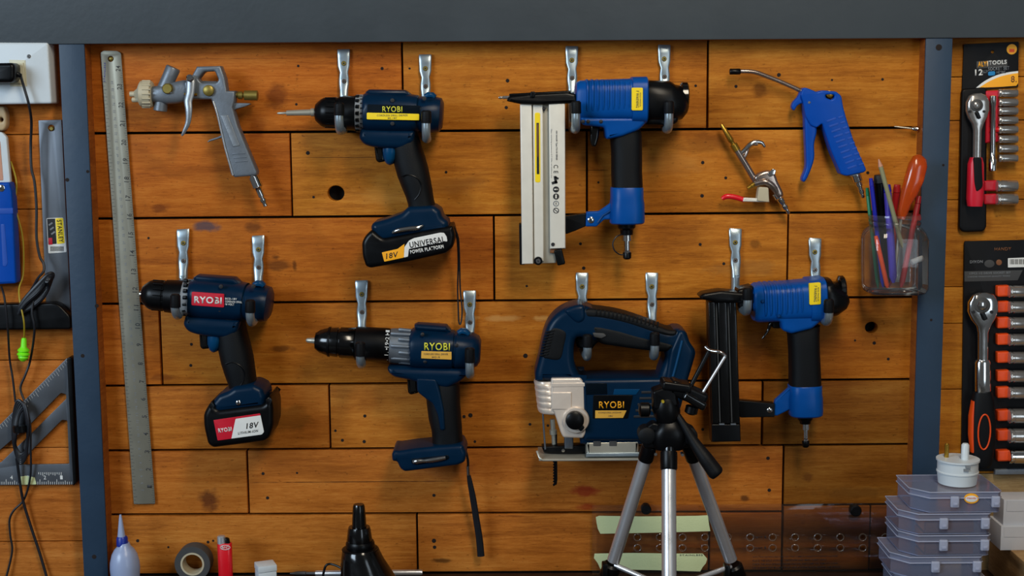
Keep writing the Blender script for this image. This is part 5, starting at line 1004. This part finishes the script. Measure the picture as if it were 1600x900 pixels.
strip([(931, 808), (936, 806), (1000, 807), (1090, 806), (1106, 805), (1108, 820), (1110, 830), (1040, 832), (938, 834), (934, 826), (932, 816)])
strip([(929, 865), (990, 864), (1050, 865), (1098, 865), (1105, 873), (1103, 880), (1098, 886), (1094, 893), (1030, 891), (938, 889), (934, 880), (928, 872)])
for i, (w, y) in enumerate(((133, 870), (115, 875.5), (133, 881), (137, 886.5))):
    text('printed_line', ['WITH THIS JIG YOU CAN DRILL ALL THE COMMON HOLES FOR CABINET HANDLES', 'PLACE THE EDGE AGAINST THE DOOR AND MARK EVERY HOLE', 'CHECK THE HOLE DISTANCE BEFORE DRILLING AND CLAMP THE TEMPLATE DOWN', 'USE A SHARP FIVE MILLIMETRE BIT AND A SCRAP BLOCK BEHIND THE WOOD'][i], 1176+w/2, y, w, 3.2, AD1+.0002, 'ink', sh, .3, .02)
for y in (839.5, 856): text('printed_mark', 'gang 6', 1187.5, y, 20, 6, AD1+.0002, 'ink', sh, .3, .03)
for x, y, r in ((1010, 797, 8), (1338, 799, 9)): knob('knot_hole_disc', x, y, [(.0, r*.9), (AD1+.001, r), (AD1+.003, r*.8)], 'rubber', t, 20)  # dark discs added on the sheet in place of knot holes in the boards
text('printed_mark', 'STAINLESS', 1080, 867.3, 36, 2.4, AD1+.0005, 'ink_grey', t)
# ------------------------------------------------------------------ STORAGE BOXES, TRAVEL ADAPTER, WHITE CARTONS
def storage(xl, xr, yl, yh, d1, dep, z0, h, label):
    """clear box with a chamfered front left corner, lid with rim, two latches"""
    X0, X1 = W(xl, yl, d1).x, W(xr, yl, d1).x; ch = .022
    o = thing('storage_box', label, 'storage box', Vector(((X0+X1)/2, -d1+dep/2, z0)), 'clear storage boxes in the stack')
    def outline(g): return [(X0+ch*.9-g*.2, -d1-g), (X1-.004+g, -d1-g), (X1+g, -d1+.004), (X1+g, -d1+dep+g), (X0-g, -d1+dep+g), (X0-g, -d1+ch-g*.4)]
    def shell(name, g, za, zb_, mt, parent, th=.0012, bottom=True):
        ou = rnd(outline(g), .003, 3); bm = bmesh.new()
        a_ = [bm.verts.new((x, y, za)) for x, y in ou]; b_ = [bm.verts.new((x, y, zb_)) for x, y in ou]; n = len(ou)
        for i in range(n): bm.faces.new((a_[i], a_[(i+1) % n], b_[(i+1) % n], b_[i]))
        bm.faces.new(a_ if bottom else b_)
        return finish(name, from_bm(bm), mt, parent, 30)
    hl = h*.30
    bd = shell('box_tray', -.001, z0+.0005, z0+h-hl+.002, 'box_clear', o); ld = shell('box_lid', 0, z0+h-hl, z0+h-.0006, 'box_lid', o, bottom=False)
    ou = rnd(outline(.0008), .003, 3)
    for zz in (z0+h-hl, z0+h-.001): tube('lid_rim', [(x, y, zz) for x, y in ou], .0008, 'box_rim', ld, 6, 1, closed=True, world=True)
    ou = rnd(outline(-.0015), .003, 3); tube('tray_rim', [(x, y, z0+.001) for x, y in ou], .0006, 'box_rim', bd, 6, 1, closed=True, world=True)
    for u in (.46, .93):
        x = X0+(X1-X0)*u; lt = wbox('latch', (x-.0055, -d1-.0045, z0+h*.28), (x+.0055, -d1+.0005, z0+h*.80), 'box_rim', o, .0022, 0, 4)
        wbox('latch_rib', (x-.003, -d1-.0058, z0+h*.40), (x+.003, -d1-.0045, z0+h*.52), 'box_rim', lt, .0005)
    return o, X0, X1
stack = [(1405, 1540, 930, 'lowest clear storage box in the stack, on the bench'), (1405, 1540, 905, 'fifth clear storage box from the top of the stack, mostly cut off'), (1398, 1536, 870, 'fourth clear storage box from the top of the stack'),
         (1411, 1548, 835, 'third clear storage box from the top of the stack'), (1411, 1549, 800, 'second clear storage box from the top of the stack'), (1429, 1565, 770, 'top clear storage box of the stack with an oval orange sticker')]
BD1 = .20; top_z = W(1480, 768, BD1).z; nb = 6; hh = (top_z-ZB)/nb
for i, (a_, b_, y_, lab) in enumerate(stack):
    o, X0, X1 = storage(a_, b_, y_, 0, BD1, .082, ZB+i*hh, hh, lab)
    if i in (3, 4):
        wbox('contents', (X0+.03, -BD1+.004, ZB+i*hh+.002), (X1-.02, -BD1+.05, ZB+i*hh+hh*.55), 'side_wood', o, .001)
ob = o; zc = W(1518, 778, BD1).z; c = W(1518, 779, BD1+.001); k = K(1518, 779, BD1)
st = poly('sticker', circ(1518, 779, 11.5, 24, 8), BD1+.0002, BD1+.0012, 'amber', ob, .0002); st['label'] = 'oval orange and white sticker'
poly('sticker_centre', circ(1518, 779.5, 9.5, 24, 5), BD1+.0010, BD1+.0015, 'print_white', st, .0001); text('sticker_lettering', 'Handy', 1518, 778.5, 14, 3.5, BD1+.0015, 'orange', st)
PDp = BD1-.036; pz = top_z+.0008; k = K(1496, 735, PDp); px_ = W(1496, 740, PDp).x
t = thing('travel_adapter', 'round white travel plug adapter with pins up on the storage boxes', 'plug', Vector((px_, -PDp, pz)))
base = Vector((px_, -PDp, pz)); hgt = W(1496, 716, PDp).z-pz
spin('adapter_body', base, base+Vector((0, 0, 1)), [(0, 26*k), (.001, 29*k), (hgt*.45, 31*k), (hgt*.47, 32*k), (hgt*.52, 32*k), (hgt*.54, 31*k), (hgt*.9, 31*k), (hgt*.93, 33*k), (hgt, 33*k)], 'white_plastic', t, 40)
zp = base.z+hgt-.001
spin('pin', Vector((px_+.007, -PDp-.006, zp)), Vector((px_+.007, -PDp-.006, 9)), [(0, 6*k), (.020, 6*k), (.022, 4*k)], 'white_plastic', t, 18)
spin('pin', Vector((px_-.013, -PDp+.006, zp)), Vector((px_-.013, -PDp+.006, 9)), [(0, 3.6*k), (.018, 3.6*k), (.0195, 2*k)], 'brass', t, 16)
boxes('moulded_mark', [(rect(1509, 727, 1517, 732), PDp+.026, PDp+.0272), (rect(1506, 733, 1514, 737), PDp+.026, PDp+.0272)], 'print_grey', t)
a = W(1553, 836, .03); pl_z = a.z
sh_ = thing('wooden_riser', 'raw timber platform at the lower right corner', 'platform', Vector((a.x+.15, -.2, ZB)))
wbox('riser_top', (a.x, -.40, pl_z-.010), (a.x+.34, -.004, pl_z), 'raw_wood', sh_, .001); wbox('riser_side', (a.x+.002, -.395, ZB), (a.x+.020, -.006, pl_z-.010), 'raw_wood', sh_, .001); wbox('riser_side', (a.x+.31, -.395, ZB), (a.x+.33, -.006, pl_z-.010), 'raw_wood', sh_, .001)
for nm, (xa, xb, da, db, y0, y1), lab in (('carton', (1563, 1640, .098, .05, 856, 822), 'wide low white carton on the timber platform'), ('carton', (1567, 1625, .094, .055, 822, 781), 'small white carton lying on the wider carton at the right edge')):
    z0 = pl_z if y0 == 856 else zc2; z1 = W(xa, y1, da).z; X0, X1 = W(xa, y0, da).x, W(xb, y0, da).x
    o = thing(nm, lab, 'box', Vector(((X0+X1)/2, -(da+db)/2, z0)), 'white cartons at the lower right'); zc2 = z1
    wbox('carton_body', (X0, -da, z0), (X1, -db, z1), 'paper', o, .0006); wbox('carton_flap', (X0+.004, -da-.0006, z0+(z1-z0)*.55), (X1-.004, -da, z1-.001), 'paper', o, 0)
# ------------------------------------------------------------------ TRIPOD
TD = .23
t = thing('phone_tripod', 'small tripod with silver legs, black head and phone clamp before the jigsaw', 'tripod', Vector((W(1045, 880, TD).x, -TD, ZB)))
k = K(1045, 700, TD)
def leg(top, mid, dt, dm, r):
    A, B = W(*top, dt), W(*mid, dm); ax = (B-A).normalized(); tt = (ZB+.004-A.z)/ax.z; E_ = A+ax*tt
    collar = spin('leg_collar', A-ax*.006, A+ax*.018, [(0, r*.9*k), (.002, r*1.18*k), (.022, r*1.18*k), (.024, r*1.05*k)], 'black_plastic', t, 24)
    spin('leg_tube', A+ax*.016, E_, [(0, r*k), ((E_-A).length*.62, r*k)], 'alu_tube', t, 28)
    q = A+ax*((B-A).length); lk = spin('leg_lock', q-ax*.004, q+ax*.022, [(0, r*1.1*k), (.003, r*1.45*k), (.020, r*1.45*k), (.024, r*1.1*k)], 'black_plastic', t, 20)
    wbox('lock_lever', q+Vector((-.013, -.014, -.012)), q+Vector((-.006, .004, .006)), 'black_plastic', lk, .002)
    spin('lower_leg', q, E_, [(0, r*.78*k), ((E_-q).length-.012, r*.78*k)], 'alu_tube', t, 24); spin('rubber_foot', E_-ax*.016, E_, [(0, r*1.0*k), (.014, r*1.1*k), (.016, r*.8*k)], 'rubber', t, 20)
    return q
q1 = leg((1014, 700), (956, 884), TD-.01, TD-.05, 10.5); q2 = leg((1078, 700), (1146, 886), TD-.01, TD-.05, 10.5); q3 = leg((1045, 712), (1045.5, 910), TD+.012, TD+.075, 11.2)
hub = W(1046, 920, TD-.005)
for q in (q1, q2, q3): tube('leg_brace', [q+Vector((.004 if q.x < hub.x else -.004, -.004, .002)), hub], .0034, 'alu_tube', t, 10, 1, world=True)
spin('brace_hub', hub-Vector((0, 0, .012)), hub+Vector((0, 0, 1)), [(0, .008), (.002, .010), (.022, .010), (.024, .008)], 'black_plastic', t, 20)
spin('front_sleeve', W(1045.3, 688, TD+.010), W(1045.5, 724, TD+.013), [(0, .0078), (.001, .0085), (.026, .0088), (.028, .0082)], 'black_gloss', t, 24)
sp_ = loft('leg_spider', [(1045, 652, 12, .012, TD), (1045, 662, 20, .018, TD), (1045, 672, 27, .020, TD), (1045, 690, 28, .020, TD), (1045, 700, 22, .016, TD)], 'black_plastic', t, 28, 3)
for x in (1011, 1077): knob('hinge_disc', x, 682, [(TD-.012, 13), (TD+.013, 13.5), (TD+.0145, 11)], 'grip_rubber', sp_, 26)
poly('hinge_lug', rnd([(1000, 676), (1020, 660), (1034, 664), (1034, 700), (1006, 702)], 5), TD-.010, TD+.010, 'black_plastic', sp_, .003); poly('hinge_lug', rnd([(1090, 676), (1070, 660), (1056, 664), (1056, 700), (1084, 702)], 5), TD-.010, TD+.010, 'black_plastic', sp_, .003)
for x, y in ((1024.5, 710), (1066.5, 711)): knob('hinge_rivet', x, y, [(TD, 2.6), (TD+.010, 2.4)], 'chrome', sp_, 10)
hd = loft('pan_head', [(1040, 610, 12, .012, TD), (1040, 622, 19, .017, TD), (1040, 634, 22, .019, TD), (1042, 646, 21, .019, TD), (1043, 656, 17, .016, TD), (1044, 664, 15, .014, TD)], 'black_plastic', t, 28, 2.3)
spin('tilt_knob', W(1016, 640, TD), W(1006, 640, TD), [(0, .006), (.002, .009), (.012, .009), (.014, .006)], 'black_plastic', t, 20)
poly('pan_bracket', rnd([(1020, 612), (1054, 600), (1060, 634), (1044, 644), (1022, 640)], 4), TD-.014, TD+.016, 'black_plastic', hd, .003)
ph = tube('pan_handle', [(1052, 640, TD+.006), (1066, 660, TD+.012), (1084, 690, TD+.018), (1102, 716, TD+.024), (1118, 738, TD+.028), (1122, 743, TD+.029)], [5, 5.5, 8.5, 11.5, 12.5, 8], 'rubber', t, 20, 5)
# tilted clamp at the top
a_ = math.radians(-28)
cl = poly('clamp_base', rnd(slant(1076, 617, 62, 24, -24), 6), TD-.016, TD+.016, 'black_plastic', t, .004); poly('clamp_jaw', rnd(slant(1086, 628, 40, 14, -30), 5), TD-.012, TD+.022, 'black_gloss', cl, .004)
poly('mount_plate', rnd(slant(1058, 606, 46, 14, -8), 5), TD-.018, TD+.018, 'black_plastic', t, .003)
spin('clamp_knob', W(1082, 634, TD+.005), W(1078, 650, TD+.005), [(0, .006), (.001, .008), (.009, .008), (.011, .005)], 'black_plastic', t, 16)
knob('level_bubble', 1036, 628, [(TD+.016, 2.6), (TD+.0195, 2.2)], 'string_yellow', t, 12)
tube('clamp_rod', [(1079, 604, TD), (1108, 548, TD-.006)], 3.6, 'black_plastic', t, 12, 1); tube('clamp_rod', [(1099, 612, TD+.006), (1133, 557, TD+.004)], 2.4, 'alu_tube', t, 12, 1)
tube('clamp_bar', [(1102, 542, TD-.008), (1108, 547, TD-.004), (1116, 549, TD), (1126, 550.5, TD+.003), (1134, 557, TD+.004)], 2.5, 'chrome', t, 12, 5)
